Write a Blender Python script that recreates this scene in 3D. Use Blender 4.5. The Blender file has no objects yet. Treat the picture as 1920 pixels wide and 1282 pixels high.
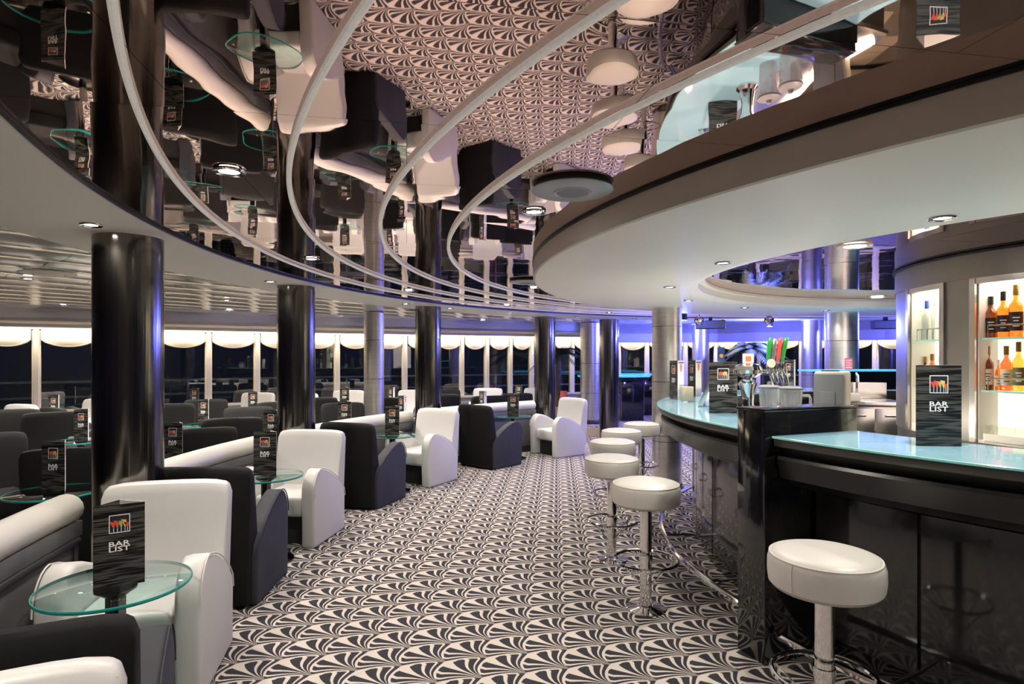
import bpy, bmesh, math, random
from mathutils import Vector, Matrix
random.seed(7)
SC = bpy.context.scene
COL = SC.collection
PI = math.pi
R_ = math.radians

# ------------------------------------------------------------------ camera
FPX, HZ, EYE = 1120.0, 668.0, 1.55          # focal length and horizon row for a 1920 x 1282 frame
cam = bpy.data.cameras.new('camera')
cam.sensor_width = 36.0
cam.lens = 36.0 * FPX / 1920.0
cam.shift_y = (HZ - 641.0) / 1920.0
cam.clip_start = 0.02
camo = bpy.data.objects.new('camera', cam)
camo.location = (0, 0, EYE)
camo.rotation_euler = (PI / 2, 0, 0)
COL.objects.link(camo)
SC.camera = camo

# ------------------------------------------------------------------ world (night outside), exposure
w = bpy.data.worlds.new('night'); SC.world = w; w.use_nodes = True
w.node_tree.nodes['Background'].inputs[0].default_value = (0.010, 0.013, 0.022, 1)
w.node_tree.nodes['Background'].inputs[1].default_value = 0.35
SC.view_settings.view_transform = 'Standard'
SC.view_settings.look = 'None'
SC.view_settings.gamma = 1.0
SC.view_settings.use_curve_mapping = False
SC.view_settings.exposure = 0.75
SC.cycles.use_denoising = True
SC.cycles.max_bounces = 6
SC.cycles.diffuse_bounces = 4
SC.cycles.adaptive_threshold = 0.06
SC.cycles.adaptive_min_samples = 16
SC.cycles.glossy_bounces = 5
SC.cycles.transmission_bounces = 4
SC.cycles.transparent_max_bounces = 12
SC.cycles.sample_clamp_indirect = 4.0
SC.cycles.caustics_reflective = True
SC.cycles.blur_glossy = 0.6
SC.cycles.caustics_refractive = False

WARM = (1.0, 0.90, 0.78)
COOL = (1.0, 0.93, 0.82)
BLUE = (0.12, 0.14, 1.0)
P_SOFFIT, P_CANOPY, P_MIRROR, P_LOUNGE, P_COVE, P_BLUE = 50, 40, 42, 150, 26.0, 160

# ------------------------------------------------------------------ plan: everything turns about one centre
CX, CY = 4.5, 4.3
def P(R, phi, z=0.0):
    a = R_(phi)
    return Vector((CX - R * math.cos(a), CY + R * math.sin(a), z))
def ray(px, d, z=0.0):                       # a point of the place at distance d in front of the lens
    return Vector(((px - 960.0) / FPX * d, d, z))
H_MIRROR, H_SOFFIT, H_CANOPY = 2.25, 2.232, 2.13

# ------------------------------------------------------------------ materials
MATS = {}
def newmat(name):
    m = bpy.data.materials.new(name); m.use_nodes = True
    nt = m.node_tree
    b = nt.nodes['Principled BSDF']
    MATS[name] = m
    return m, nt, b
def mth(nt, op, a, b=None, clamp=False):
    n = nt.nodes.new('ShaderNodeMath'); n.operation = op; n.use_clamp = clamp
    for i, x in enumerate((a, b)):
        if x is None: continue
        if isinstance(x, (int, float)): n.inputs[i].default_value = x
        else: nt.links.new(x, n.inputs[i])
    return n.outputs[0]
def mixc(nt, fac, a, b):
    n = nt.nodes.new('ShaderNodeMix'); n.data_type = 'RGBA'
    if isinstance(fac, (int, float)): n.inputs[0].default_value = fac
    else: nt.links.new(fac, n.inputs[0])
    for i, x in ((6, a), (7, b)):
        if isinstance(x, tuple): n.inputs[i].default_value = (*x, 1)
        else: nt.links.new(x, n.inputs[i])
    return n.outputs[2]
def coords(nt, kind='Object'):
    n = nt.nodes.new('ShaderNodeTexCoord'); return n.outputs[kind]
def noise(nt, vec, scale, detail=3.0, rough=0.5):
    n = nt.nodes.new('ShaderNodeTexNoise'); n.inputs['Scale'].default_value = scale
    n.inputs['Detail'].default_value = detail; n.inputs['Roughness'].default_value = rough
    nt.links.new(vec, n.inputs['Vector']); return n.outputs['Fac']
def bump(nt, b, h, dist, strength=1.0):
    n = nt.nodes.new('ShaderNodeBump'); n.inputs['Strength'].default_value = strength
    n.inputs['Distance'].default_value = dist
    nt.links.new(h, n.inputs['Height']); nt.links.new(n.outputs[0], b.inputs['Normal'])
def simple(name, col, rough=0.5, metal=0.0, var=0.12, vscale=6.0, bscale=None, bdist=0.0006, coat=0.0, emit=None, estr=0.0, spec=0.5, stretch=None):
    m, nt, b = newmat(name)
    c = coords(nt)
    if stretch:
        mp = nt.nodes.new('ShaderNodeMapping'); mp.inputs['Scale'].default_value = stretch
        nt.links.new(c, mp.inputs['Vector']); c = mp.outputs[0]
    f = noise(nt, c, vscale)
    dark = tuple(x * (1 - var) for x in col); light = tuple(min(1, x * (1 + var * 0.6)) for x in col)
    nt.links.new(mixc(nt, f, dark, light), b.inputs['Base Color'])
    b.inputs['Roughness'].default_value = rough
    b.inputs['Metallic'].default_value = metal
    b.inputs['Specular IOR Level'].default_value = spec
    b.inputs['Coat Weight'].default_value = coat
    b.inputs['Coat Roughness'].default_value = 0.06
    if emit:
        b.inputs['Emission Color'].default_value = (*emit, 1); b.inputs['Emission Strength'].default_value = estr
    if bscale: bump(nt, b, noise(nt, c, bscale, 4.0), bdist)
    return m
def emitter(name, col, s):
    m, nt, b = newmat(name)
    f = noise(nt, coords(nt), 3.0)
    nt.links.new(mixc(nt, f, tuple(x * .95 for x in col), col), b.inputs['Emission Color'])
    b.inputs['Base Color'].default_value = (*col, 1)
    b.inputs['Emission Strength'].default_value = s
    return m
def clear(name, tint, gloss=0.04, rough=0.02, amount=0.9, ior=1.5):
    # see-through sheet: tinted transparency plus a Fresnel reflection
    m, nt, b = newmat(name)
    t = nt.nodes.new('ShaderNodeBsdfTransparent'); t.inputs[0].default_value = (*tint, 1)
    g = nt.nodes.new('ShaderNodeBsdfGlossy'); g.inputs['Roughness'].default_value = rough
    g.inputs[0].default_value = (1, 1, 1, 1)
    fr = nt.nodes.new('ShaderNodeFresnel'); fr.inputs[0].default_value = ior
    mx = nt.nodes.new('ShaderNodeMixShader')
    ge = nt.nodes.new('ShaderNodeNewGeometry')
    front = mth(nt, 'SUBTRACT', 1.0, ge.outputs['Backfacing'])
    nt.links.new(mth(nt, 'MULTIPLY', mth(nt, 'ADD', fr.outputs[0], gloss, True), front), mx.inputs[0])
    nt.links.new(t.outputs[0], mx.inputs[1]); nt.links.new(g.outputs[0], mx.inputs[2])
    out = nt.nodes['Material Output']; nt.links.new(mx.outputs[0], out.inputs[0])
    nt.nodes.remove(b)
    return m

def carpet():
    m, nt, b = newmat('carpet')
    g = nt.nodes.new('ShaderNodeNewGeometry')
    sp = nt.nodes.new('ShaderNodeSeparateXYZ'); nt.links.new(g.outputs['Position'], sp.inputs[0])
    # woven jitter of the pile edges
    A = (0.21258605, 0.04233993); B = (0.01473064, 0.19349203); O = (-0.73157, 3.33275)
    det = A[0] * B[1] - A[1] * B[0]
    x = mth(nt, 'SUBTRACT', sp.outputs[0], O[0]); y = mth(nt, 'SUBTRACT', sp.outputs[1], O[1])
    jit = nt.nodes.new('ShaderNodeTexNoise'); jit.inputs['Scale'].default_value = 260; jit.inputs['Detail'].default_value = 1
    nt.links.new(g.outputs['Position'], jit.inputs['Vector'])
    j = mth(nt, 'MULTIPLY', mth(nt, 'SUBTRACT', jit.outputs[0], 0.5), 0.006)
    x = mth(nt, 'ADD', x, j); y = mth(nt, 'SUBTRACT', y, j)
    i_ = mth(nt, 'DIVIDE', mth(nt, 'SUBTRACT', mth(nt, 'MULTIPLY', x, B[1]), mth(nt, 'MULTIPLY', y, B[0])), det)
    j_ = mth(nt, 'DIVIDE', mth(nt, 'SUBTRACT', mth(nt, 'MULTIPLY', y, A[0]), mth(nt, 'MULTIPLY', x, A[1])), det)
    U = mth(nt, 'MULTIPLY', i_, -1.0); V = j_
    su = mth(nt, 'ABSOLUTE', mth(nt, 'SINE', mth(nt, 'MULTIPLY', U, PI)))
    sv = mth(nt, 'ABSOLUTE', mth(nt, 'SINE', mth(nt, 'MULTIPLY', V, PI)))
    u = mth(nt, 'FRACT', mth(nt, 'SUBTRACT', U, mth(nt, 'MULTIPLY', sv, 0.17)))
    v = mth(nt, 'FRACT', mth(nt, 'SUBTRACT', V, mth(nt, 'MULTIPLY', su, 0.10)))
    th = mth(nt, 'DIVIDE', mth(nt, 'ARCTAN2', v, u), PI / 2)
    def band(t, lo, hi):
        return mth(nt, 'MULTIPLY', mth(nt, 'GREATER_THAN', t, lo), mth(nt, 'LESS_THAN', t, hi))
    def either(*a):
        r = a[0]
        for k in a[1:]: r = mth(nt, 'MAXIMUM', r, k)
        return r
    inner = mth(nt, 'MULTIPLY', mth(nt, 'LESS_THAN', u, 0.955), mth(nt, 'LESS_THAN', v, 0.955))
    rad = mth(nt, 'SQRT', mth(nt, 'ADD', mth(nt, 'MULTIPLY', u, u), mth(nt, 'MULTIPLY', v, v)))
    wedge = mth(nt, 'MULTIPLY', either(band(th, .160, .280), band(th, .710, .838)), inner)
    mid_ = mth(nt, 'MULTIPLY', either(band(th, .342, .456), band(th, .536, .652)), mth(nt, 'LESS_THAN', rad, 1.20))
    mid_ = mth(nt, 'MULTIPLY', mid_, inner)
    edge = either(band(th, .030, .105), band(th, .882, .970))
    dark = either(wedge, mid_, edge)
    fib = noise(nt, g.outputs['Position'], 420, 2.0)
    wht = mixc(nt, fib, (0.41, 0.365, 0.335), (0.58, 0.52, 0.48))
    blk = mixc(nt, fib, (0.022, 0.022, 0.027), (0.042, 0.042, 0.052))
    nt.links.new(mixc(nt, dark, wht, blk), b.inputs['Base Color'])
    b.inputs['Roughness'].default_value = 0.95
    b.inputs['Specular IOR Level'].default_value = 0.1
    bump(nt, b, fib, 0.002, 0.6)
    return m
carpet()

def mirror():
    m, nt, b = newmat('bronze_mirror')
    c = coords(nt)
    oi = nt.nodes.new('ShaderNodeObjectInfo')
    add = nt.nodes.new('ShaderNodeVectorMath'); add.operation = 'ADD'
    mul = nt.nodes.new('ShaderNodeMath'); mul.operation = 'MULTIPLY'; mul.inputs[1].default_value = 37.0
    nt.links.new(oi.outputs['Random'], mul.inputs[0])
    nt.links.new(c, add.inputs[0]); nt.links.new(mul.outputs[0], add.inputs[1])
    b.inputs['Base Color'].default_value = (0.72, 0.53, 0.47, 1)
    b.inputs['Metallic'].default_value = 1.0
    b.inputs['Roughness'].default_value = 0.015
    n1 = noise(nt, add.outputs[0], 1.3, 1.0)
    n2 = noise(nt, add.outputs[0], 5.0, 1.0)
    h = mth(nt, 'ADD', n1, mth(nt, 'MULTIPLY', n2, 0.10))
    bump(nt, b, h, 0.006)
mirror()

simple('white_leather', (0.555, 0.555, 0.555), 0.42, var=0.08, vscale=3, bscale=220, bdist=0.0004)
simple('white_piping', (0.60, 0.58, 0.55), 0.5, var=0.05)
simple('cream_leather', (0.53, 0.515, 0.485), 0.40, var=0.08, vscale=3, bscale=220, bdist=0.0004)
simple('charcoal_fabric', (0.009, 0.009, 0.0095), 0.8, spec=0.2, var=0.3, vscale=9, bscale=500, bdist=0.0006)
simple('charcoal_velvet', (0.036, 0.038, 0.050), 0.7, spec=0.3, var=0.3, vscale=8, bscale=420, bdist=0.0006)
simple('grey_velvet', (0.13, 0.13, 0.14), 0.7, var=0.25, vscale=7, bscale=420, bdist=0.0006)
simple('dark_plinth', (0.012, 0.012, 0.013), 0.6)
simple('black_gloss', (0.008, 0.008, 0.009), 0.10, var=0.2, coat=0.6)
simple('black_satin', (0.012, 0.012, 0.012), 0.32, var=0.2)
simple('black_column', (0.23, 0.218, 0.195), 0.17, metal=1.0, var=0.5, vscale=3, stretch=(14, 14, .2), bscale=2.0, bdist=0.0022)
simple('black_trim', (0.010, 0.012, 0.016), 0.35)
simple('chrome', (0.80, 0.80, 0.80), 0.07, metal=1.0, var=0.04)
simple('dark_chrome', (0.20, 0.19, 0.18), 0.14, metal=1.0, var=0.1)
simple('brushed_steel', (0.76, 0.73, 0.68), 0.34, metal=1.0, var=0.22, vscale=4, stretch=(1, 1, 9), bscale=26, bdist=0.0006)
simple('stainless', (0.62, 0.60, 0.56), 0.22, metal=1.0, var=0.1, vscale=5)
simple('frame_metal', (0.24, 0.23, 0.215), 0.32, metal=0.7, var=0.12, vscale=4)
simple('frame_dark', (0.10, 0.098, 0.092), 0.38, metal=0.5, var=0.12)
simple('soffit_paint', (0.80, 0.79, 0.76), 0.55, var=0.04, vscale=1.5)
simple('canopy_paint', (0.90, 0.87, 0.80), 0.5, var=0.03, vscale=1.5)
simple('fascia_paint', (0.60, 0.565, 0.50), 0.5, var=0.04)
simple('ceiling_tile', (0.88, 0.86, 0.82), 0.15, metal=0.6, var=0.06, vscale=3, bscale=3.0, bdist=0.003)
simple('strip_ceiling', (0.70, 0.63, 0.54), 0.6, var=0.04)
simple('grey_fascia', (0.62, 0.605, 0.58), 0.6, var=0.05)
simple('wall_paint', (0.50, 0.48, 0.45), 0.6, var=0.05)
simple('mullion', (0.74, 0.72, 0.68), 0.4, var=0.05)
simple('swag_cloth', (0.82, 0.78, 0.70), 0.8, var=0.05, bscale=90)
simple('swag_trim', (0.30, 0.28, 0.25), 0.7)
simple('rail_paint', (0.85, 0.87, 0.85), 0.5)
simple('wood_step', (0.42, 0.34, 0.28), 0.45, var=0.2, stretch=(2, 2, 30))
simple('glass_edge', (0.02, 0.30, 0.27), 0.12, var=0.3, vscale=20, emit=(0.02, 0.40, 0.34), estr=0.0)
simple('paper_white', (0.80, 0.78, 0.76), 0.5, var=0.03)
simple('paper_ink_white', (0.92, 0.92, 0.92), 0.5, var=0.02)
simple('print_orange', (0.90, 0.20, 0.07), 0.4, var=0.35, vscale=30)
simple('print_red', (0.80, 0.10, 0.05), 0.4, var=0.25, vscale=60)
simple('print_yellow', (0.88, 0.52, 0.12), 0.4, var=0.3, vscale=60)
simple('print_green', (0.35, 0.50, 0.22), 0.4, var=0.3, vscale=60)
simple('print_stem', (0.70, 0.76, 0.85), 0.4, var=0.3, vscale=80)
simple('print_dark', (0.02, 0.02, 0.035), 0.4, var=0.3, vscale=60)
simple('pink_sign', (0.85, 0.12, 0.20), 0.5, var=0.1)
simple('tap_green', (0.03, 0.30, 0.05), 0.25, coat=0.5)
simple('tap_red', (0.72, 0.10, 0.06), 0.25, coat=0.5)
simple('plastic_grey', (0.17, 0.175, 0.185), 0.4, var=0.05)
simple('plastic_beige', (0.48, 0.45, 0.38), 0.4, var=0.05)
simple('plastic_white', (0.78, 0.76, 0.70), 0.4, var=0.05)
simple('speaker_grey', (0.42, 0.46, 0.50), 0.35, metal=0.3, var=0.05)
simple('speaker_mesh', (0.22, 0.25, 0.27), 0.45, metal=0.4, var=0.15, vscale=30, bscale=500, bdist=0.001)
simple('speaker_back', (0.03, 0.03, 0.03), 0.5)
simple('rope_tube', (0.66, 0.64, 0.60), 0.4, var=0.25, vscale=90, emit=(1.0, 0.93, 0.84), estr=0.13)  # faint glow put in to lighten the unlit tubes
simple('grout', (0.20, 0.17, 0.13), 0.8)
simple('beige_tile', (0.55, 0.46, 0.34), 0.35, var=0.08)
simple('palm_leaf', (0.07, 0.09, 0.045), 0.6, var=0.4, vscale=8)
simple('palm_trunk', (0.13, 0.09, 0.065), 0.8, var=0.4, vscale=20, bscale=40, bdist=.004)
simple('pot_white', (0.72, 0.70, 0.72), 0.4)
simple('red_plastic', (0.60, 0.12, 0.13), 0.4)
simple('ball_mirror', (0.85, 0.85, 0.88), 0.05, metal=1.0)
clear('bottle_amber', (0.93, 0.48, 0.12), 0.05, 0.02)
clear('bottle_brown', (0.48, 0.22, 0.06), 0.05, 0.02)
clear('bottle_green', (0.25, 0.50, 0.16), 0.05, 0.02)
clear('bottle_lime', (0.85, 0.80, 0.30), 0.05, 0.02)
clear('bottle_red', (0.95, 0.42, 0.22), 0.05, 0.02)
simple('cap_black', (0.02, 0.02, 0.02), 0.3)
simple('cap_gold', (0.35, 0.20, 0.06), 0.3, metal=0.6)
simple('cap_blue', (0.03, 0.08, 0.30), 0.3)
simple('label_black', (0.025, 0.025, 0.025), 0.5)
simple('label_cream', (0.72, 0.64, 0.50), 0.6)
simple('label_olive', (0.16, 0.18, 0.08), 0.6)
clear('window_glass', (0.78, 0.82, 0.82), 0.10, 0.0)
clear('table_glass', (0.80, 0.93, 0.91), 0.03, 0.0)
clear('shelf_glass', (0.80, 0.95, 0.88), 0.03, 0.0)
clear('bottle_clear', (0.78, 0.83, 0.83), 0.06, 0.03)
clear('clear_glass', (0.93, 0.95, 0.93), 0.06, 0.03)
def ribbed():
    m, nt, b = newmat('ribbed_glass')
    t = nt.nodes.new('ShaderNodeBsdfTransparent'); t.inputs[0].default_value = (.95, .96, .95, 1)
    g = nt.nodes.new('ShaderNodeBsdfGlossy'); g.inputs['Roughness'].default_value = .05
    d = nt.nodes.new('ShaderNodeBsdfTranslucent'); d.inputs[0].default_value = (.85, .84, .80, 1)
    f = noise(nt, coords(nt), 30)
    m1 = nt.nodes.new('ShaderNodeMixShader'); m1.inputs[0].default_value = .22
    m2 = nt.nodes.new('ShaderNodeMixShader'); nt.links.new(mth(nt, 'MULTIPLY', f, .4), m2.inputs[0])
    nt.links.new(t.outputs[0], m1.inputs[1]); nt.links.new(g.outputs[0], m1.inputs[2])
    nt.links.new(m1.outputs[0], m2.inputs[1]); nt.links.new(d.outputs[0], m2.inputs[2])
    nt.links.new(m2.outputs[0], nt.nodes['Material Output'].inputs[0]); nt.nodes.remove(b)
ribbed()
clear('acrylic', (0.90, 0.90, 0.88), 0.05, 0.02)
emitter('lens_warm', (1.0, 0.95, 0.88), 14)
emitter('lens_cool', (0.95, 0.97, 1.0), 14)
emitter('lens_blue', (0.25, 0.35, 1.0), 10)
emitter('cove_strip', (1.0, 0.84, 0.60), P_COVE)
emitter('niche_back', (1.0, 0.88, 0.72), 0.62)
emitter('niche_top', (1.0, 0.92, 0.78), 6.0)

emitter('canopy_fill_glow', (1.0, 0.90, 0.74), 30)  # glow of the added strip that brightens the canopy
def counter_glass():
    m, nt, b = newmat('counter_glass')
    f = noise(nt, coords(nt), 2.0)
    nt.links.new(mixc(nt, f, (0.25, 0.46, 0.56), (0.32, 0.54, 0.64)), b.inputs['Base Color'])
    b.inputs['Roughness'].default_value = 0.06
    b.inputs['Emission Color'].default_value = (0.24, 0.60, 0.86, 1)
    b.inputs['Emission Strength'].default_value = 0.10
    b.inputs['Coat Weight'].default_value = 0.4
counter_glass()
simple('counter_edge', (0.30, 0.52, 0.47), 0.12, var=0.15, vscale=12, emit=(0.25, 0.75, 0.62), estr=0.16)
simple('blue_counter', (0.10, 0.30, 0.42), 0.10, var=0.1, emit=(0.05, 0.48, 0.75), estr=0.55)

def card_black():
    m, nt, b = newmat('card_black')
    c = coords(nt)
    mp = nt.nodes.new('ShaderNodeMapping'); mp.inputs['Scale'].default_value = (6, 6, 105)
    nt.links.new(c, mp.inputs['Vector'])
    n = nt.nodes.new('ShaderNodeTexNoise'); n.inputs['Scale'].default_value = 1.0; n.inputs['Detail'].default_value = 1.0
    n.inputs['Distortion'].default_value = 0.6
    nt.links.new(mp.outputs[0], n.inputs['Vector'])
    r = nt.nodes.new('ShaderNodeValToRGB')
    r.color_ramp.elements[0].position = 0.42; r.color_ramp.elements[0].color = (0.010, 0.010, 0.010, 1)
    r.color_ramp.elements[1].position = 0.60; r.color_ramp.elements[1].color = (0.075, 0.072, 0.068, 1)
    nt.links.new(n.outputs[0], r.inputs[0]); nt.links.new(r.outputs[0], b.inputs['Base Color'])
    b.inputs['Roughness'].default_value = 0.22
card_black()

# ------------------------------------------------------------------ mesh tools
class MB:
    def __init__(s): s.v, s.f = [], []
    def add(s, vs, fs):
        o = len(s.v); s.v += [tuple(x) for x in vs]; s.f += [[i + o for i in q] for q in fs]; return s
    def box(s, x0, x1, y0, y1, z0, z1, M=None):
        vs = [Vector((x, y, z)) for z in (z0, z1) for y in (y0, y1) for x in (x0, x1)]
        if M is not None: vs = [M @ q for q in vs]
        return s.add(vs, [(0, 2, 3, 1), (4, 5, 7, 6), (0, 1, 5, 4), (2, 6, 7, 3), (0, 4, 6, 2), (1, 3, 7, 5)])
    def lathe(s, prof, n=32, c=(0, 0, 0), ring=False):
        # prof: (r, z) pairs; r = 0 closes on the axis
        rings, vs = [], []
        for r, z in prof:
            if r <= 1e-6:
                rings.append([len(vs)]); vs.append((c[0], c[1], c[2] + z))
            else:
                rings.append(list(range(len(vs), len(vs) + n)))
                vs += [(c[0] + r * math.cos(2 * PI * k / n), c[1] + r * math.sin(2 * PI * k / n), c[2] + z) for k in range(n)]
        fs = []
        for a, b in (list(zip(rings, rings[1:])) + ([(rings[-1], rings[0])] if ring else [])):
            for k in range(n):
                k2 = (k + 1) % n
                if len(a) == 1 and len(b) == 1: continue
                if len(a) == 1: fs.append((a[0], b[k], b[k2]))
                elif len(b) == 1: fs.append((a[k], b[0], a[k2]))
                else: fs.append((a[k], a[k2], b[k2], b[k]))
        if len(rings[0]) > 1 and not ring: fs.append(tuple(rings[0]))
        if len(rings[-1]) > 1 and not ring: fs.append(tuple(rings[-1]))
        return s.add(vs, fs)
    def tube(s, pts, r, n=10, closed=False, caps=True):
        pts = [Vector(p) for p in pts]; N = len(pts); vs = []
        up = None
        for i, p in enumerate(pts):
            if closed: t = (pts[(i + 1) % N] - pts[i - 1])
            else: t = pts[min(i + 1, N - 1)] - pts[max(i - 1, 0)]
            t.normalize()
            if up is None:
                ref = Vector((0, 0, 1)) if abs(t.z) < .9 else Vector((1, 0, 0))
                up = (ref - t * ref.dot(t)).normalized()
            else:
                up = (up - t * up.dot(t)).normalized()
            sd = t.cross(up)
            rr = r[i] if isinstance(r, (list, tuple)) else r
            vs += [p + (up * math.cos(2 * PI * k / n) + sd * math.sin(2 * PI * k / n)) * rr for k in range(n)]
        fs = []
        for i in range(N if closed else N - 1):
            a, b = i * n, ((i + 1) % N) * n
            for k in range(n):
                k2 = (k + 1) % n
                fs.append((a + k, a + k2, b + k2, b + k))
        if not closed and caps: fs += [tuple(range(n)), tuple(range((N - 1) * n, N * n))]
        return s.add(vs, fs)
    def prism(s, poly, a0, a1, axis='X'):
        # poly in the two other axes, extruded from a0 to a1
        def pt(a, p):
            return {'X': (a, p[0], p[1]), 'Y': (p[0], a, p[1]), 'Z': (p[0], p[1], a)}[axis]
        n = len(poly)
        vs = [pt(a0, p) for p in poly] + [pt(a1, p) for p in poly]
        fs = [tuple(range(n)), tuple(range(n, 2 * n))] + [(k, (k + 1) % n, (k + 1) % n + n, k + n) for k in range(n)]
        return s.add(vs, fs)
    def arc(s, prof, f0, f1, step=2.0):
        # closed (R, z) profile swept about the centre of the room
        n = max(2, int(abs(f1 - f0) / step) + 1); m = len(prof); vs = []
        for i in range(n):
            f = f0 + (f1 - f0) * i / (n - 1)
            vs += [P(R, f, z) for R, z in prof]
        fs = []
        for i in range(n - 1):
            for k in range(m):
                k2 = (k + 1) % m
                fs.append((i * m + k, i * m + k2, (i + 1) * m + k2, (i + 1) * m + k))
        if abs(f1 - f0) < 359.9: fs += [tuple(range(m)), tuple(range((n - 1) * m, n * m))]
        return s.add(vs, fs)
    def mesh(s, name, mat, smooth=35, bevel=0.0, seg=2, bang=0.5):
        me = bpy.data.meshes.new(name)
        bm = bmesh.new()
        bv = [bm.verts.new(v) for v in s.v]
        for q in s.f:
            try: bm.faces.new([bv[i] for i in q])
            except ValueError: pass
        if s.f and bevel > 0:
            bmesh.ops.recalc_face_normals(bm, faces=bm.faces[:])
            es = [e for e in bm.edges if len(e.link_faces) == 2 and e.calc_face_angle(0) > bang]
            bmesh.ops.bevel(bm, geom=es, offset=bevel, segments=seg, profile=0.5, affect='EDGES', clamp_overlap=True)
        bmesh.ops.recalc_face_normals(bm, faces=bm.faces[:])
        bm.to_mesh(me); bm.free()
        if smooth:
            me.polygons.foreach_set('use_smooth', [True] * len(me.polygons))
            me.set_sharp_from_angle(angle=R_(smooth))
        me.materials.append(MATS[mat])
        return me
    def build(s, name, mat, parent=None, loc=(0, 0, 0), rz=0.0, **k):
        return put(name, s.mesh(name, mat, **k), parent, loc, rz)
def put(name, me, parent=None, loc=(0, 0, 0), rz=0.0):
    o = bpy.data.objects.new(name, me); COL.objects.link(o)
    o.location = loc; o.rotation_euler = (0, 0, rz); o.parent = parent
    return o
def tag(o, label, cat, group=None):
    o['label'] = label; o['category'] = cat
    if group: o['group'] = group
    return o
def thing(name, label, cat, loc=(0, 0, 0), rz=0.0, group=None):
    o = bpy.data.objects.new(name, None); COL.objects.link(o)
    o.empty_display_size = 0.1
    o.location = loc; o.rotation_euler = (0, 0, rz)
    return tag(o, label, cat, group)
def struct(o): o['kind'] = 'structure'; return o
def kids(o): return [c for c in COL.objects if c.parent == o]
def dup(root, loc, rz, label=None, group=None, scale=None):
    r = root.copy(); COL.objects.link(r); r.location = loc; r.rotation_euler = (0, 0, rz)
    if label: r['label'] = label
    if group: r['group'] = group
    if scale: r.scale = scale
    for ch in list(root.children):
        c = ch.copy(); COL.objects.link(c); c.parent = r
        for g in list(ch.children):
            d = g.copy(); COL.objects.link(d); d.parent = c
    return r
def lamp(kind, name, loc, energy, color, size=0.05, angle=None, blend=0.6, rot=(0, 0, 0), parent=None, shape=None):
    l = bpy.data.lights.new(name, kind); l.energy = energy; l.color = color
    if kind == 'SPOT': l.spot_size = R_(angle or 130); l.spot_blend = blend; l.shadow_soft_size = size
    elif kind == 'AREA': l.size = size
    else: l.shadow_soft_size = size
    o = bpy.data.objects.new(name, l); COL.objects.link(o); o.location = loc; o.rotation_euler = rot
    o.parent = parent
    return o

# ------------------------------------------------------------------ the setting
struct(MB().box(-14, 14, -5, 18, -0.1, 0).build('floor', 'carpet', smooth=0))
ceil = struct(MB().box(-14, 14, -5, 18, 2.36, 2.46).build('ceiling', 'frame_dark', smooth=0))

W = [(-12, 3.0), (-9.8, 8.6), (-4, 12.3), (.5, 14.4), (2.6, 15.3), (5.2, 14.9), (8.2, 12.7), (11.2, 8.5), (12.5, 2.5)]
W = [Vector((x, y, 0)) for x, y in W]
def inward(p, d):
    q = Vector((1.0, 4.0, 0)) - p; return p + q.normalized() * d
def wall_run(pts, z0, z1, t, flip=1):
    mb = MB()
    for a, b in zip(pts, pts[1:]):
        n = Vector((-(b - a).y, (b - a).x, 0)).normalized() * t * flip
        vs = [Vector((q.x, q.y, z)) for z in (z0, z1) for q in (a, b, b + n, a + n)]
        mb.add(vs, [(0, 1, 2, 3), (4, 5, 6, 7), (0, 1, 5, 4), (1, 2, 6, 5), (2, 3, 7, 6), (3, 0, 4, 7)])
    return mb
struct(wall_run(W, 0, 0.62, 0.15).build('wall_window_low', 'wall_paint', smooth=0))
struct(wall_run(W, 2.0, 2.36, 0.15).build('wall_window_high', 'wall_paint', smooth=0))
struct(wall_run([inward(p, .01) for p in W], 0.62, 0.66, -0.10).build('trim_sill', 'mullion', smooth=0))
struct(MB().box(-12.2, -12, -4.2, 3.0, 0, 2.36).build('wall_left', 'wall_paint', smooth=0))
struct(MB().box(12.5, 12.7, -4.2, 2.5, 0, 2.36).build('wall_right', 'wall_paint', smooth=0))
struct(MB().box(-12.2, 12.7, -4.2, -4.0, 0, 2.36).build('wall_back', 'wall_paint', smooth=0))

# dropped strip of ceiling along the windows
Wi = [inward(p, 1.75) for p in W]
mb = MB()
for (a, b), (c, d) in zip(zip(W, W[1:]), zip(Wi, Wi[1:])):
    vs = [Vector((q.x, q.y, z)) for z in (2.075, 2.11) for q in (a, b, d, c)]
    mb.add(vs, [(0, 1, 2, 3), (4, 5, 6, 7), (0, 1, 5, 4), (1, 2, 6, 5), (2, 3, 7, 6), (3, 0, 4, 7)])
struct(mb.build('trim_window_strip', 'strip_ceiling', smooth=0))
struct(wall_run(Wi, 2.06, 2.30, 0.05).build('trim_strip_fascia', 'grey_fascia', smooth=0))
Wc = [inward(p, .34) for p in W]
struct(wall_run(Wc, 2.02, 2.075, 0.03).build('trim_cove', 'grey_fascia', smooth=0))

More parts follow.
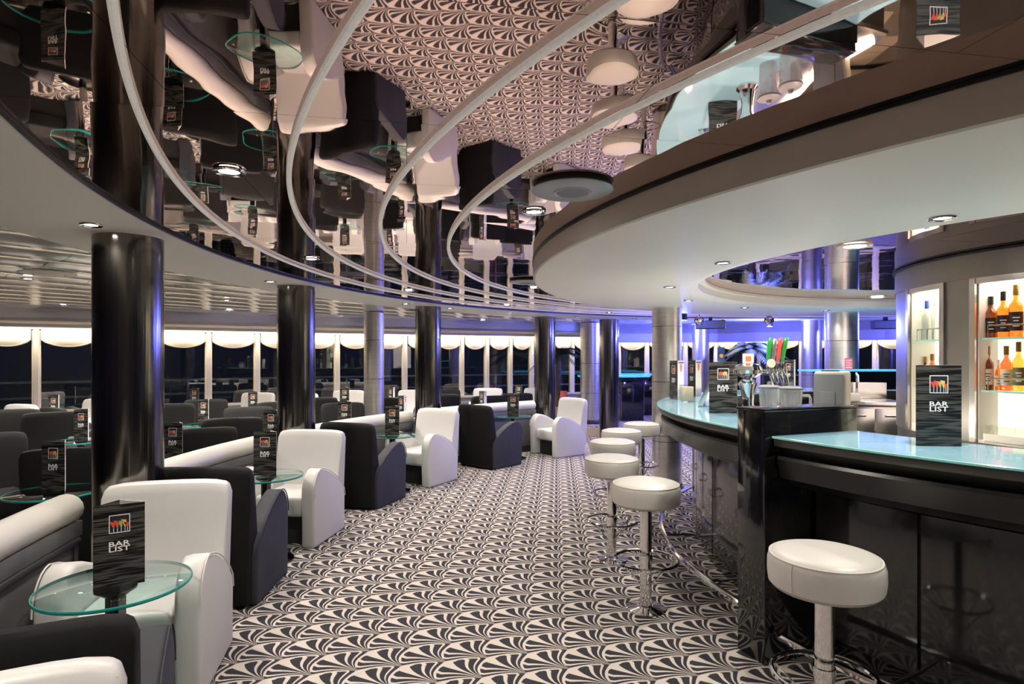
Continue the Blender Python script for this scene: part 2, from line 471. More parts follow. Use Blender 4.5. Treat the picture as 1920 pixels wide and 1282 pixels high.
# windows: bays between the mullions
def on_wall(px):
    k = (px - 960.0) / FPX
    for a, b in zip(W, W[1:]):
        d = b - a
        # a + s d on the ray x = k y
        den = d.x - k * d.y
        if abs(den) < 1e-9: continue
        s = (k * a.y - a.x) / den
        if -1e-6 <= s <= 1 + 1e-6:
            q = a + d * s
            if q.y > 0: return q
    return None
MUL = [-160, -45, 68, 187, 293, 391, 482, 560, 632, 698, 759, 815, 866, 913, 957, 997, 1036, 1073, 1118, 1160, 1213, 1285, 1343, 1420, 1503, 1560, 1641, 1715, 1800]
MP = [on_wall(x) for x in MUL]
MP = [q for q in MP if q]
win_n = 0
for a, b in zip(MP, MP[1:]):
    win_n += 1
    L = (b - a).length; ang = math.atan2((b - a).y, (b - a).x)
    wo = bpy.data.objects.new('window_%d' % win_n, None); COL.objects.link(wo); struct(wo)
    wo.location = (a.x, a.y, 0); wo.rotation_euler = (0, 0, ang)
    MB().box(.06, L - .06, .02, .03, .66, 2.0).build('pane', 'window_glass', wo, smooth=0)
    MB().box(-.036, .036, -.06, .1, .66, 2.005).build('mullion', 'mullion', wo, smooth=0, bevel=.008)
    MB().box(.036, .060, .0, .08, .66, 1.98).build('jamb', 'swag_cloth', wo, smooth=0)
    MB().box(L - .060, L - .036, .0, .08, .66, 1.98).build('jamb', 'swag_cloth', wo, smooth=0)
    # swagged blind: a shallow bellied cloth with a dipping hem
    n = 14; vs = []; fs = []
    for layer in (0, .012):
        for i in range(n + 1):
            s = i / n; sag = 1.83 - .115 * (4 * s * (1 - s)) ** .75
            for j in range(5):
                t = j / 4; z = 2.0 + (sag - 2.0) * t
                vs.append((.065 + (L - .13) * s, -.03 - .05 * math.sin(PI * t) * (4 * s * (1 - s)) - layer, z))
    m = 5; N = (n + 1) * m
    for l in (0, 1):
        for i in range(n):
            for j in range(4):
                q = l * N + i * m + j
                fs.append((q, q + 1, q + m + 1, q + m))
    for i in range(n):
        fs.append((i * m + 4, (i + 1) * m + 4, N + (i + 1) * m + 4, N + i * m + 4))
    sw = MB().add(vs, fs).build('swag', 'swag_cloth', wo, smooth=60)
    pts = [(.065 + (L - .13) * i / n, -.042, 1.83 - .115 * (4 * i / n * (1 - i / n)) ** .75) for i in range(n + 1)]
    MB().tube(pts, .012, 6).build('hem', 'swag_trim', sw, smooth=60)
    MB().box(.02, L - .02, -.26, -.20, 2.05, 2.068).build('cove_light', 'cove_strip', wo, smooth=0)

# deck railing outside
dr = thing('deck_railing', 'grey ship deck railing outside the dark windows', 'railing', (0, 0, 0))
Wo = [p + (p - Vector((1, 4, 0))).normalized() * 1.3 for p in W]
for z in (.52, .80, 1.08):
    MB().tube([Vector((q.x, q.y, z)) for q in Wo], .022, 8).build('rail', 'rail_paint', dr)
for a, b in zip(Wo, Wo[1:]):
    k = max(2, int((b - a).length / 1.4))
    for i in range(k):
        q = a + (b - a) * (i + .5) / k
        o = (q - Vector((1, 4, 0))).normalized() * .18
        MB().tube([Vector((q.x, q.y, 0)) + o, Vector((q.x, q.y, 1.1))], .022, 6).build('post', 'rail_paint', dr)

# tiled service floor inside the bar
fb = struct(MB().arc([(1.40, .001), (2.92, .001), (2.92, .004), (1.40, .004)], 0, 360, 4).build('floor_bar', 'grout', smooth=0))
ftm = MB().box(-.147, .147, -.147, .147, 0, .005).mesh('tile', 'beige_tile', smooth=0, bevel=.002, seg=1)
for i in range(-12, 12):
    for j in range(-12, 12):
        x, y = CX + i * .3 + .1, CY + j * .3 + .05
        R = math.hypot(x - CX, y - CY); f = math.degrees(math.atan2(y - CY, CX - x))
        if 1.62 < R < 2.72 and -110 < f < 60: put('tile', ftm, fb, (x, y, .0035))

# mirror ceiling panels (one mesh, many panels); they run on above the soffits
PWX, PWY = 1.25, 0.64
pm = MB().box(-PWX / 2 + .0008, PWX / 2 - .0008, -PWY / 2 + .0008, PWY / 2 - .0008, 0, .02).mesh('mirror_panel', 'bronze_mirror', smooth=0)
rot = R_(10)
cr, sr = math.cos(rot), math.sin(rot)
cand = []
for i in range(-14, 15):
    for j in range(-16, 26):
        lx, ly = i * PWX + (PWX / 2 if j % 2 else 0), j * PWY + .22
        x, y = lx * cr - ly * sr, lx * sr + ly * cr
        R = math.hypot(x - CX, y - CY)
        if R > 7.15 or y < -2.2 or x > 9.5: continue
        cand.append((abs(y) + abs(x) * .3, x, y))
for _, x, y in sorted(cand)[:300]:
    put('mirror_panel', pm, ceil, (x, y, H_MIRROR), rot)
# dark backing seen in the joints
struct(MB().box(-3.5, 12, -4, 12.2, H_MIRROR + .021, H_MIRROR + .03).build('trim_backing', 'black_trim', smooth=0))

# soffit ring that carries the columns
struct(MB().arc([(6.50, H_SOFFIT), (7.28, H_SOFFIT), (7.28, H_MIRROR + .018), (6.50, H_MIRROR + .018)], -75, 130, 1.5).build('trim_soffit', 'soffit_paint'))
struct(MB().arc([(6.484, H_SOFFIT + .006), (6.5, H_SOFFIT + .006), (6.5, H_MIRROR - .001), (6.484, H_MIRROR - .001)], -75, 130, 1.5).build('trim_soffit_edge', 'black_trim'))

# metal ceiling tiles over the lounge
TX, TY = .60, .54
vs = []; fs = []; n = 8
for i in range(n + 1):
    t = i / n - .5
    z = -.020 * math.cos(PI * t) if abs(t) < .499 else 0.0
    vs += [(-TX / 2 + .003, t * (TY - .012), z), (TX / 2 - .003, t * (TY - .012), z)]
for i in range(n): fs.append((2 * i, 2 * i + 1, 2 * i + 3, 2 * i + 2))
k = len(vs)
vs += [(-TX / 2 + .003, -.5 * (TY - .012), .02), (TX / 2 - .003, -.5 * (TY - .012), .02), (-TX / 2 + .003, .5 * (TY - .012), .02), (TX / 2 - .003, .5 * (TY - .012), .02)]
fs += [(k, k + 1, k + 3, k + 2), (0, 1, k + 1, k), (2 * n, 2 * n + 1, k + 3, k + 2)]
tm = MB().add(vs, fs).mesh('ceiling_tile', 'ceiling_tile', smooth=40)
dx = Vector((.608, .794, 0)); dy = Vector((-.794, .608, 0))
def inside(p, poly):
    c = False
    for a, b in zip(poly, poly[1:] + poly[:1]):
        if (a.y > p.y) != (b.y > p.y) and p.x < (b.x - a.x) * (p.y - a.y) / (b.y - a.y) + a.x: c = not c
    return c
poly = [Vector((-11, -3, 0))] + Wi + [Vector((11, -3, 0))]
tiles = []
for i in range(-30, 40):
    for j in range(-30, 40):
        p = dx * (i * TX) + dy * (j * TY) + Vector((-3.4, 3.3, 0))
        R = math.hypot(p.x - CX, p.y - CY)
        if R < 6.93 or not inside(p, poly) or p.y < 1.5: continue
        if p.x / p.y < -.98 or p.x / p.y > .55: continue
        tiles.append((p.length, p))
tiles.sort(key=lambda t: t[0])
for _, p in tiles[:300]:
    put('ceiling_tile', tm, ceil, (p.x, p.y, H_SOFFIT + .028), math.atan2(dx.y, dx.x))
if len(tiles) > 300:
    rest = MB()
    for _, p in tiles[300:]:
        M = Matrix.Translation((p.x, p.y, H_SOFFIT + .022)) @ Matrix.Rotation(math.atan2(dx.y, dx.x), 4, 'Z')
        rest.add([M @ Vector(q) for q in vs], fs)
    o = rest.build('ceiling_tile_field', 'ceiling_tile', ceil, smooth=40); o['kind'] = 'stuff'

# bar canopy
can = thing('bar_canopy', 'large round off-white canopy hanging over the bar', 'canopy', (CX, CY, H_CANOPY))
def local(mb, c):
    mb.v = [(x - c[0], y - c[1], z - c[2]) for x, y, z in mb.v]; return mb
CC = (CX, CY, H_CANOPY)
local(MB().arc([(3.12, H_CANOPY), (4.33, H_CANOPY), (4.33, H_CANOPY + .02), (3.12, H_CANOPY + .02)], 0, 360, 2.5), CC).build('underside', 'canopy_paint', can)
local(MB().arc([(4.33, H_CANOPY), (4.345, H_CANOPY + .004), (4.345, H_MIRROR - .012), (4.33, H_MIRROR - .012)], 0, 360, 2.5), CC).build('fascia', 'fascia_paint', can)
local(MB().arc([(4.33, H_MIRROR - .012), (4.352, H_MIRROR - .012), (4.352, H_MIRROR - .001), (4.33, H_MIRROR - .001)], 0, 360, 2.5), CC).build('top_joint', 'black_trim', can)  # black joint where the fascia meets the mirror ceiling
local(MB().arc([(3.02, H_CANOPY + .03), (3.05, H_CANOPY + .006), (3.12, H_CANOPY), (3.12, H_MIRROR - .002), (3.02, H_MIRROR - .002)], 0, 360, 2.5), CC).build('inner_lip', 'canopy_paint', can)
local(MB().arc([(2.96, H_MIRROR - .03), (3.02, H_MIRROR - .03), (3.02, H_MIRROR - .002), (2.96, H_MIRROR - .002)], 0, 360, 2.5), CC).build('inner_step', 'canopy_paint', can)

# rope lights
for R, f0, f1, lab in ((4.93, -76, 118, 'thin rope light tube nearest the bar canopy, curving over the mirror ceiling'),
                       (5.32, -72, 118, 'thin rope light tube second from the bar canopy on the mirror ceiling'),
                       (5.72, -70, 118, 'thin rope light tube third from the bar canopy on the mirror ceiling'),
                       (6.14, -68, 118, 'thin rope light tube nearest the white soffit ring on the mirror ceiling')):
    c = P(R, 0, H_MIRROR - .012)
    mb = MB().tube([P(R, f0 + (f1 - f0) * i / 200, H_MIRROR - .012) for i in range(201)], .0100, 8)
    tag(local(mb, c).build('rope_light', 'rope_tube', loc=c), lab, 'rope light', 'rope lights on the mirror ceiling')

# ------------------------------------------------------------------ columns
def column(x, y, d, top, mat, label, group, z0=0.0, seams=()):
    c = thing('column', label, 'column', (x, y, z0), 0, group)
    h = top - z0
    MB().lathe([(d / 2, .0), (d / 2, h - .012)], 56).build('shaft', mat, c)
    MB().lathe([(d / 2 + .004, h - .012), (d / 2 + .004, h)], 56).build('collar', 'soffit_paint', c)
    MB().lathe([(d / 2 + .012, 0), (d / 2 + .012, .05), (d / 2 + .002, .06)], 56).build('base_ring', 'dark_chrome', c)
    for z in seams:
        MB().lathe([(d / 2 + .0012, z), (d / 2 + .0012, z + .006)], 56).build('seam', 'dark_chrome', c)
    return c
G1 = 'black gloss columns around the walkway'
COLS = [(-7.7, 6.74), (12.5, 6.74), (34.0, 6.80)]
CP = [P(R, f) for f, R in COLS] + [Vector((.56, 10.15, 0)), Vector((1.765, 10.85, 0))]
for p, lab in zip(CP, ('nearest and widest black gloss column, behind the front white armchair',
                       'second black gloss column from the left, behind a white armchair',
                       'third black gloss column from the left, beside the steel column',
                       'fourth black gloss column, right behind the farthest white armchair',
                       'fifth and farthest black gloss column, standing left of the bar stools')):
    column(p.x, p.y, .35, H_SOFFIT, 'black_column', lab, G1)
G2 = 'brushed steel columns'
column(-2.16, 9.35, .31, H_SOFFIT, 'brushed_steel', 'brushed steel column in the lounge between second and third black columns', G2, seams=(.6, 1.2, 1.8))
column(1.62, 12.3, .43, H_SOFFIT, 'brushed_steel', 'brushed steel column beside the dark counters with glowing tops', G2, z0=.2, seams=(.6, 1.2))
column(1.84, 7.1, .345, H_CANOPY, 'brushed_steel', 'brushed steel column at the left end of the bar behind the stools', G2, seams=(.55, .62, 1.25, 1.9))
column(4.33, 7.85, .40, H_CANOPY, 'brushed_steel', 'brushed steel column behind the grey cash terminal and red notice', G2, seams=(.55, 1.15, 1.75))
column(3.98, 12.6, .35, H_SOFFIT, 'brushed_steel', 'blue-lit steel column left of the small acrylic tap sign', G2, seams=(1.2,))
column(5.62, 11.2, .35, H_SOFFIT, 'brushed_steel', 'blue-lit steel column right of the dark palm tree', G2, seams=(1.2,))

# ------------------------------------------------------------------ low padded divider between the columns
def divider(f0, f1, label):
    mid = P(6.95, (f0 + f1) / 2)
    t = thing('low_divider', label, 'divider', mid, 0, 'low divider walls between the columns')
    prof = [(6.95 + .085 * math.cos(2 * PI * k / 16), .745 + .078 * math.sin(2 * PI * k / 16)) for k in range(16)]
    local(MB().arc(prof, f0 + .15, f1 - .15, 1.0), mid).build('padded_rail', 'cream_leather', t, bevel=.0)
    local(MB().arc([(6.88, .60), (7.02, .60), (7.02, .68), (6.88, .68)], f0, f1, 1.0), mid).build('rail_support', 'grey_velvet', t, bevel=.006)
    local(MB().arc([(6.90, .10), (7.0, .10), (7.0, .60), (6.90, .60)], f0, f1, 1.0), mid).build('panel', 'grey_velvet', t, bevel=.006)
    local(MB().arc([(6.885, .0), (7.015, .0), (7.015, .10), (6.885, .10)], f0, f1, 1.0), mid).build('plinth', 'dark_plinth', t)
    local(MB().arc([(6.868, .565), (6.90, .565), (6.90, .60), (6.868, .60)], f0 + .3, f1 - .3, 1.0), mid).build('bead', 'charcoal_velvet', t, bevel=.008)
    n = max(1, int((f1 - f0) / 9))
    for i in range(n + 1):
        f = f0 + .6 + (f1 - f0 - 1.2) * i / n
        local(MB().arc([(6.89, .10), (6.90, .10), (6.90, .56), (6.89, .56)], f - .06, f + .06, 1.0), mid).build('joint_strip', 'stainless', t)
    return t
divider(-45, -9.3, 'low padded divider with cream rail running in from the left edge')
divider(-6.1, 11.0, 'low padded divider with cream rail between first and second black columns')
divider(14.1, 32.4, 'low padded divider with cream rail between second and third black columns')
divider(35.6, 53.4, 'low padded divider with cream rail between third and fourth black columns')

# ------------------------------------------------------------------ armchairs
def arm_poly(dark):
    pts = [(.315, 0.0), (.325, .44)]
    for k in range(1, 8):                       # rounded front shoulder
        a = k / 8 * PI / 2 * 1.12
        pts.append((.18 + .145 * math.cos(a), .44 + .185 * math.sin(a)))
    pts += [(.10, .605), (.0, .565), (-.11, .505), (-.21, .43), (-.265, .375), (-.285, .30), (-.275, 0.0)]
    return pts
def make_chair(name, label, dark):
    t = thing(name, label, 'armchair')
    body = 'charcoal_fabric' if dark else 'white_leather'
    side = 'charcoal_velvet' if dark else 'white_leather'
    MB().box(-.215, .215, -.22, .285, .235, .405).build('seat', body, t, bevel=.035, seg=3)
    # back: reclined slab, slightly hollowed across
    n = 10; vs = []; fs = []
    zs = [.02 if dark else .14, .24, .45, .70, .82, .863, .878]
    for i in range(n + 1):
        s = i / n * 2 - 1
        for zi, z in enumerate(zs):
            wd = .292 + .020 * (z / .9) - (.012 if zi >= 5 else 0) - (.012 if zi == 6 else 0)
            hol = -.028 * (1 - s * s)
            yf = -.155 - .125 * (z - .24) / .66 + hol * (1 if z > .4 else .3)
            th = .115 if zi < 5 else (.095 if zi == 5 else .055)
            yb = -.325 - .03 * (z / .9) - .022 * (1 - s * s)
            mid = (yf + yb) / 2
            if zi == 5: yf, yb = mid + (yf - mid) * .85, mid + (yb - mid) * .85
            if zi == 6: yf, yb = mid + (yf - mid) * .5, mid + (yb - mid) * .5
            x = s * wd
            zz = z - .014 * (s ** 6) * (1 if z > .8 else 0)
            vs += [(x, yf, zz), (x, yb, zz)]
    m = len(zs) * 2
    for i in range(n):
        for k in range(len(zs) - 1):
            a = i * m + 2 * k; b = a + m
            fs += [(a, a + 2, b + 2, b), (a + 1, b + 1, b + 3, a + 3)]
        a = i * m; b = a + m
        fs += [(a, b, b + 1, a + 1), (a + m - 2, a + m - 1, b + m - 1, b + m - 2)]
    for i in (0, n):
        for k in range(len(zs) - 1):
            a = i * m + 2 * k
            fs.append((a, a + 1, a + 3, a + 2))
    back = MB().add(vs, fs).build('backrest', body, t, smooth=50, bevel=.012, seg=2, bang=.9)
    pip = 'charcoal_velvet' if dark else 'white_piping'
    pts = [(s / 8 * .294, -.282 - .028 * (1 - (s / 8) ** 2), .852 - .012 * abs(s / 8) ** 6) for s in range(-8, 9)]
    MB().tube(pts, .0045, 6).build('piping', pip, back)
    for sx in (-1, 1):
        mb = MB().prism(arm_poly(dark), sx * .215, sx * .33, 'X')
        arm = mb.build('arm', side, t, bevel=.022, seg=3, bang=.9, smooth=50)
        pts = [(sx * .3285, y, z) for y, z in arm_poly(dark)[1:-1]]
        MB().tube(pts, .004, 6).build('piping', pip, arm)
    MB().box(-.214, .214, -.24, .20, .0, .235).build('plinth', 'dark_plinth', t)
    return t
WCH = make_chair('white_armchair', 'front white leather armchair facing the camera behind the nearest glass table', False)
DCH = make_chair('charcoal_armchair', 'charcoal armchair at the bottom left corner, back to the camera', True)
usedW = usedD = False
def white(loc, rz, label, group='white leather armchairs'):
    global usedW
    if not usedW:
        usedW = True; WCH.location = loc; WCH.rotation_euler = (0, 0, rz); tag(WCH, label, 'armchair', group); return WCH
    return dup(WCH, loc, rz, label, group)
def dark(loc, rz, label, group='charcoal armchairs'):
    global usedD
    if not usedD:
        usedD = True; DCH.location = loc; DCH.rotation_euler = (0, 0, rz); tag(DCH, label, 'armchair', group); return DCH
    return dup(DCH, loc, rz, label, group)
RC = 6.43
WH = [(-12.5, 'front white leather armchair facing the camera behind the nearest glass table'),
      (7.7, 'second white leather armchair along the walkway, in front of the second black column'),
      (29.3, 'third white leather armchair along the walkway, in front of the third black column'),
      (54.2, 'farthest white leather armchair along the walkway, before the fourth black column'),
      (-31.6, 'white leather armchair back cut off by the bottom left corner')]
for f, lab in WH: white(P(RC, f), PI - R_(f), lab, 'white armchairs along the walkway')
DK = [(-23.3, 'charcoal armchair at the bottom left, seen from behind its back'),
      (-3.0, 'charcoal armchair back to back with the front white armchair'),
      (19.0, 'charcoal armchair between second white armchair and third glass table'),
      (41.6, 'farthest charcoal armchair along the walkway, back to the camera')]
for f, lab in DK: dark(P(RC, f), -R_(f), lab, 'charcoal armchairs along the walkway')

# ------------------------------------------------------------------ glass tables and bar list cards
def make_table():
    t = thing('glass_table', 'x', 'table')
    MB().lathe([(0, .636), (.262, .636), (.268, .640), (.268, .646), (.262, .650), (0, .650)], 64).build('glass_top', 'table_glass', t)
    MB().lathe([(.2685, .637), (.2700, .640), (.2700, .647), (.2685, .6495), (.2660, .6495), (.2660, .637)], 64, ring=True).build('glass_edge', 'glass_edge', t)
    MB().lathe([(.036, .02), (.036, .60), (.075, .628), (.075, .6355)], 28).build('pole', 'dark_chrome', t)
    MB().lathe([(0, 0), (.20, 0), (.20, .012), (.17, .022), (.04, .03), (0, .03)], 40).build('foot', 'dark_chrome', t)
    return t
TBL = make_table(); tused = False
def table(loc, label, group):
    global tused
    if not tused:
        tused = True; TBL.location = loc; tag(TBL, label, 'table', group); return TBL
    return dup(TBL, loc, 0, label, group)

def text_mesh(body, size, sx):
    cu = bpy.data.curves.new('lettering', 'FONT'); cu.body = body; cu.size = size; cu.align_x = 'CENTER'
    cu.extrude = .0004; cu.offset = size * .012; cu.space_line = .82; cu.space_character = 1.0; cu.resolution_u = 2
    o = bpy.data.objects.new('lettering', cu); COL.objects.link(o)
    dg = bpy.context.evaluated_depsgraph_get()
    me = bpy.data.meshes.new_from_object(o.evaluated_get(dg))
    bpy.data.objects.remove(o); 
    me.transform(Matrix.Rotation(PI / 2, 4, 'X') @ Matrix.Diagonal((sx, 1, 1, 1)))
    me.materials.clear(); me.materials.append(MATS['paper_ink_white'])
    return me
CW, CH = .19, .36
def make_card():
    t = thing('bar_list_card', 'x', 'menu card')
    fr = MB().box(-CW / 2, CW / 2, -.0015, .0015, 0, CH).build('front_panel', 'card_black', t, smooth=0)
    # two more leaves make a free-standing triangle
    for s, mat in ((-1, 'card_black'), (1, 'paper_white')):
        a = Vector((s * CW / 2, 0, 0)); b = Vector((0, .10, 0))
        L = (b - a).length; an = math.atan2((b - a).y, (b - a).x)
        M = Matrix.Translation(a) @ Matrix.Rotation(an, 4, 'Z')
        lf = MB().box(0, L, -.0015, .0015, 0, CH, M).build('side_panel', mat, t, smooth=0)
        if s > 0:
            prof = [(L * .5 + .026 * c, CH * .80 + .038 * d) for c, d in ((-1, 1), (1, 1), (.85, -.2), (.3, -.85), (-.3, -.85), (-.85, -.2))]
            mb = MB().prism(prof, .0016, .0022, 'Y'); mb.v = [tuple(M @ Vector((L - x, -y, z))) for x, y, z in mb.v]
            mb2 = MB().prism(prof, .0016, .0022, 'Y'); mb2.v = [tuple(M @ Vector((x, -y, z))) for x, y, z in mb2.v]
            mb2.build('drink_print', 'print_orange', lf, smooth=0)
            MB().box(L * .1, L * .9, -.0022, .0, CH * .93, CH * .96, M).build('band_print', 'print_dark', lf, smooth=0)
    # picture of cocktails in a white frame
    pw, z0, z1 = .039, CH * .655, CH * .875
    y = -.0016
    for (xa, xb, za, zb) in ((-pw, pw, z0, z0 + .003), (-pw, pw, z1 - .003, z1), (-pw, -pw + .003, z0, z1), (pw - .003, pw, z0, z1)):
        MB().box(xa, xb, y - .0006, y, za, zb).build('picture_frame', 'paper_ink_white', fr, smooth=0)
    MB().box(-pw + .003, pw - .003, y - .0002, y, z0 + .003, z1 - .003).build('picture_ground', 'print_dark', fr, smooth=0)
    for x, mat, zt in ((-.024, 'print_red', .048), (-.010, 'print_red', .052), (.004, 'print_green', .050), (.018, 'print_yellow', .054), (.027, 'print_red', .040)):
        MB().prism([(x - .013, z0 + zt + .004), (x + .008, z0 + zt), (x + .005, z0 + .024), (x + .001, z0 + .022)], y - .0005, y - .0001, 'Y').build('drink', mat, fr, smooth=0)
        MB().box(x + .001, x + .0035, y - .0005, y - .0001, z0 + .004, z0 + .025).build('stem', 'print_stem', fr, smooth=0)
    for body, z in (('BAR', .495), ('LIST', .430)):
        put('lettering', LET[body], fr, (0, y, CH * z))
    return t
LET = {'BAR': text_mesh('BAR', .030, 1.30), 'LIST': text_mesh('LIST', .030, 1.28)}
for me in LET.values():                         # both words share one width
    xs = [v.co.x for v in me.vertices]; wd = max(xs) - min(xs); cxx = (max(xs) + min(xs)) / 2
    for v in me.vertices: v.co.x = (v.co.x - cxx) * .078 / wd
CARD = make_card(); cused = False
def card(loc, rz, label, group='bar list cards', sc=1.0):
    global cused
    if not cused:
        cused = True; CARD.location = loc; CARD.rotation_euler = (0, 0, rz); tag(CARD, label, 'menu card', group); CARD.scale = (sc, sc, sc); return CARD
    return dup(CARD, loc, rz, label, group, (sc, sc, sc))

GT = 'glass tables along the walkway'
t1 = ray(217, 2.37); table(t1, 'nearest round glass table with a bar list card, bottom left', GT)
card(t1 + Vector((.035, -.03, .6505)), R_(33), 'bar list card standing on the nearest glass table', sc=.89)
t2 = ray(499, 4.53); table(t2, 'second round glass table, before the second white armchair', GT)
card(t2 + Vector((.0, -.02, .6505)), R_(-2), 'bar list card on the second glass table, before a white armchair', sc=.92)
t3 = ray(736, 6.85); table(t3, 'third round glass table, before the third white armchair', GT)
card(t3 + Vector((.0, -.02, .6505)), R_(-12), 'bar list card on the third glass table along the walkway', sc=.92)
t4 = ray(962, 9.05); table(t4, 'farthest round glass table on the walkway, before the last white armchair', GT)
card(t4 + Vector((.0, -.02, .6505)), R_(-8), 'bar list card on the farthest glass table of the walkway', sc=.92)

# ------------------------------------------------------------------ lounge behind the divider
GL = 'charcoal armchairs in the lounge'
def lounge(px, d, deg, label, w=False):
    p = ray(px, d)
    return (white if w else dark)(p, R_(deg), label, 'white armchairs in the lounge' if w else GL)
lounge(-12, 5.0, -125, 'charcoal lounge armchair cut by the left edge beside the front lounge table')
lounge(8, 7.3, -150, 'charcoal lounge armchair, left one of the pair behind the left lounge table')
lounge(90, 6.95, -152, 'charcoal lounge armchair, right one of the pair behind the left lounge table')
lounge(160, 4.7, 20, 'charcoal lounge armchair half hidden behind the nearest black column')
lounge(-8, 8.1, 160, 'white lounge armchair at the left edge near the windows', True)
lounge(150, 8.15, -30, 'charcoal lounge armchair with low back left of the nearest black column')
lounge(158, 9.2, 170, 'white lounge armchair peeping out left of the nearest black column', True)
lounge(312, 8.2, -160, 'charcoal lounge armchair just right of the nearest black column')
lounge(385, 9.1, -155, 'charcoal lounge armchair behind the card on the middle lounge table')
lounge(472, 7.68, -150, 'charcoal lounge armchair right of the middle lounge table')
lounge(528, 8.58, -152, 'charcoal lounge armchair left of the second black column')
lounge(375, 5.9, 30, 'charcoal lounge armchair low behind the divider, left of the middle')
lounge(436, 6.85, 25, 'charcoal lounge armchair low behind the divider, left of second column card')
lounge(468, 10.8, 175, 'white lounge armchair near the windows left of the second black column', True)
lounge(548, 10.7, 165, 'white lounge armchair near the windows behind the second black column', True)
lounge(605, 9.5, -150, 'charcoal lounge armchair just right of the second black column')
lounge(655, 8.42, -148, 'charcoal lounge armchair left of the lounge steel column')
lounge(645, 11.6, 178, 'white lounge armchair near the windows left of the steel column', True)
lounge(748, 10.15, -25, 'charcoal lounge armchair right of the lounge steel column')
lounge(770, 11.7, 178, 'white lounge armchair half hidden left of the third black column', True)
lounge(818, 10.95, 30, 'charcoal lounge armchair right of the third black column')
lounge(842, 11.95, -160, 'charcoal lounge armchair behind another, right of third black column')
lounge(903, 10.55, 25, 'charcoal lounge armchair before the far white armchair')
lounge(912, 12.4, 176, 'far white lounge armchair below the narrow windows, left one', True)
lounge(958, 11.25, 20, 'charcoal lounge armchair left of the fourth black column')
lounge(1006, 12.5, 170, 'far white lounge armchair below the narrow windows, right one', True)
GLT = 'glass tables in the lounge'
LT = [(100, 3.98, -8, 'front lounge glass table left of the nearest black column', 'bar list card on the front lounge table left of the nearest column', True),
      (152, 6.4, -10, 'lounge glass table just left of the nearest black column', 'bar list card beside the nearest black column, left side', True),
      (100, 8.75, -10, 'far lounge glass table near the left window mullion', 'small bar list card in front of the left window mullion', True),
      (324, 5.1, -5, 'lounge glass table hidden behind the divider right of the nearest column', 'bar list card just right of the nearest black column', True),
      (381, 7.9, -18, 'middle lounge glass table with glowing green edge', 'bar list card on the middle lounge glass table', True),
      (508, 6.3, -14, 'lounge glass table behind the divider left of second column', 'bar list card just left of the second black column', True),
      (364, 10.6, -5, 'far lounge glass table near the windows, left of middle', 'small far bar list card before the dark windows, left of middle', True),
      (474, 9.6, -14, 'far lounge glass table before a white armchair', 'small bar list card before the white lounge armchair', True),
      (646, 7.55, -6, 'lounge glass table left of the steel column', 'bar list card left of the lounge steel column', True),
      (646, 10.8, -5, 'far lounge glass table left of the steel column', 'small far bar list card left of the lounge steel column', True),
      (752, 8.6, -52, 'lounge glass table right of the steel column', 'bar list card showing its white side, right of the steel column', True),
      (732, 10.9, -45, 'far lounge glass table right of the steel column', 'small far bar list card right of the steel column', True),
      (903, 9.78, -60, 'lounge glass table right of the third black column', 'bar list card showing its white side, before the far white armchair', True),
      (972, 11.9, -35, 'far lounge glass table left of the fourth black column', 'small far bar list card left of the fourth black column', True)]
for px, d, deg, lab, clab, c in LT:
    p = ray(px, d); table(p, lab, GLT)
    if c: card(p + Vector((0, 0, .6505)), R_(deg), clab, sc=.92)

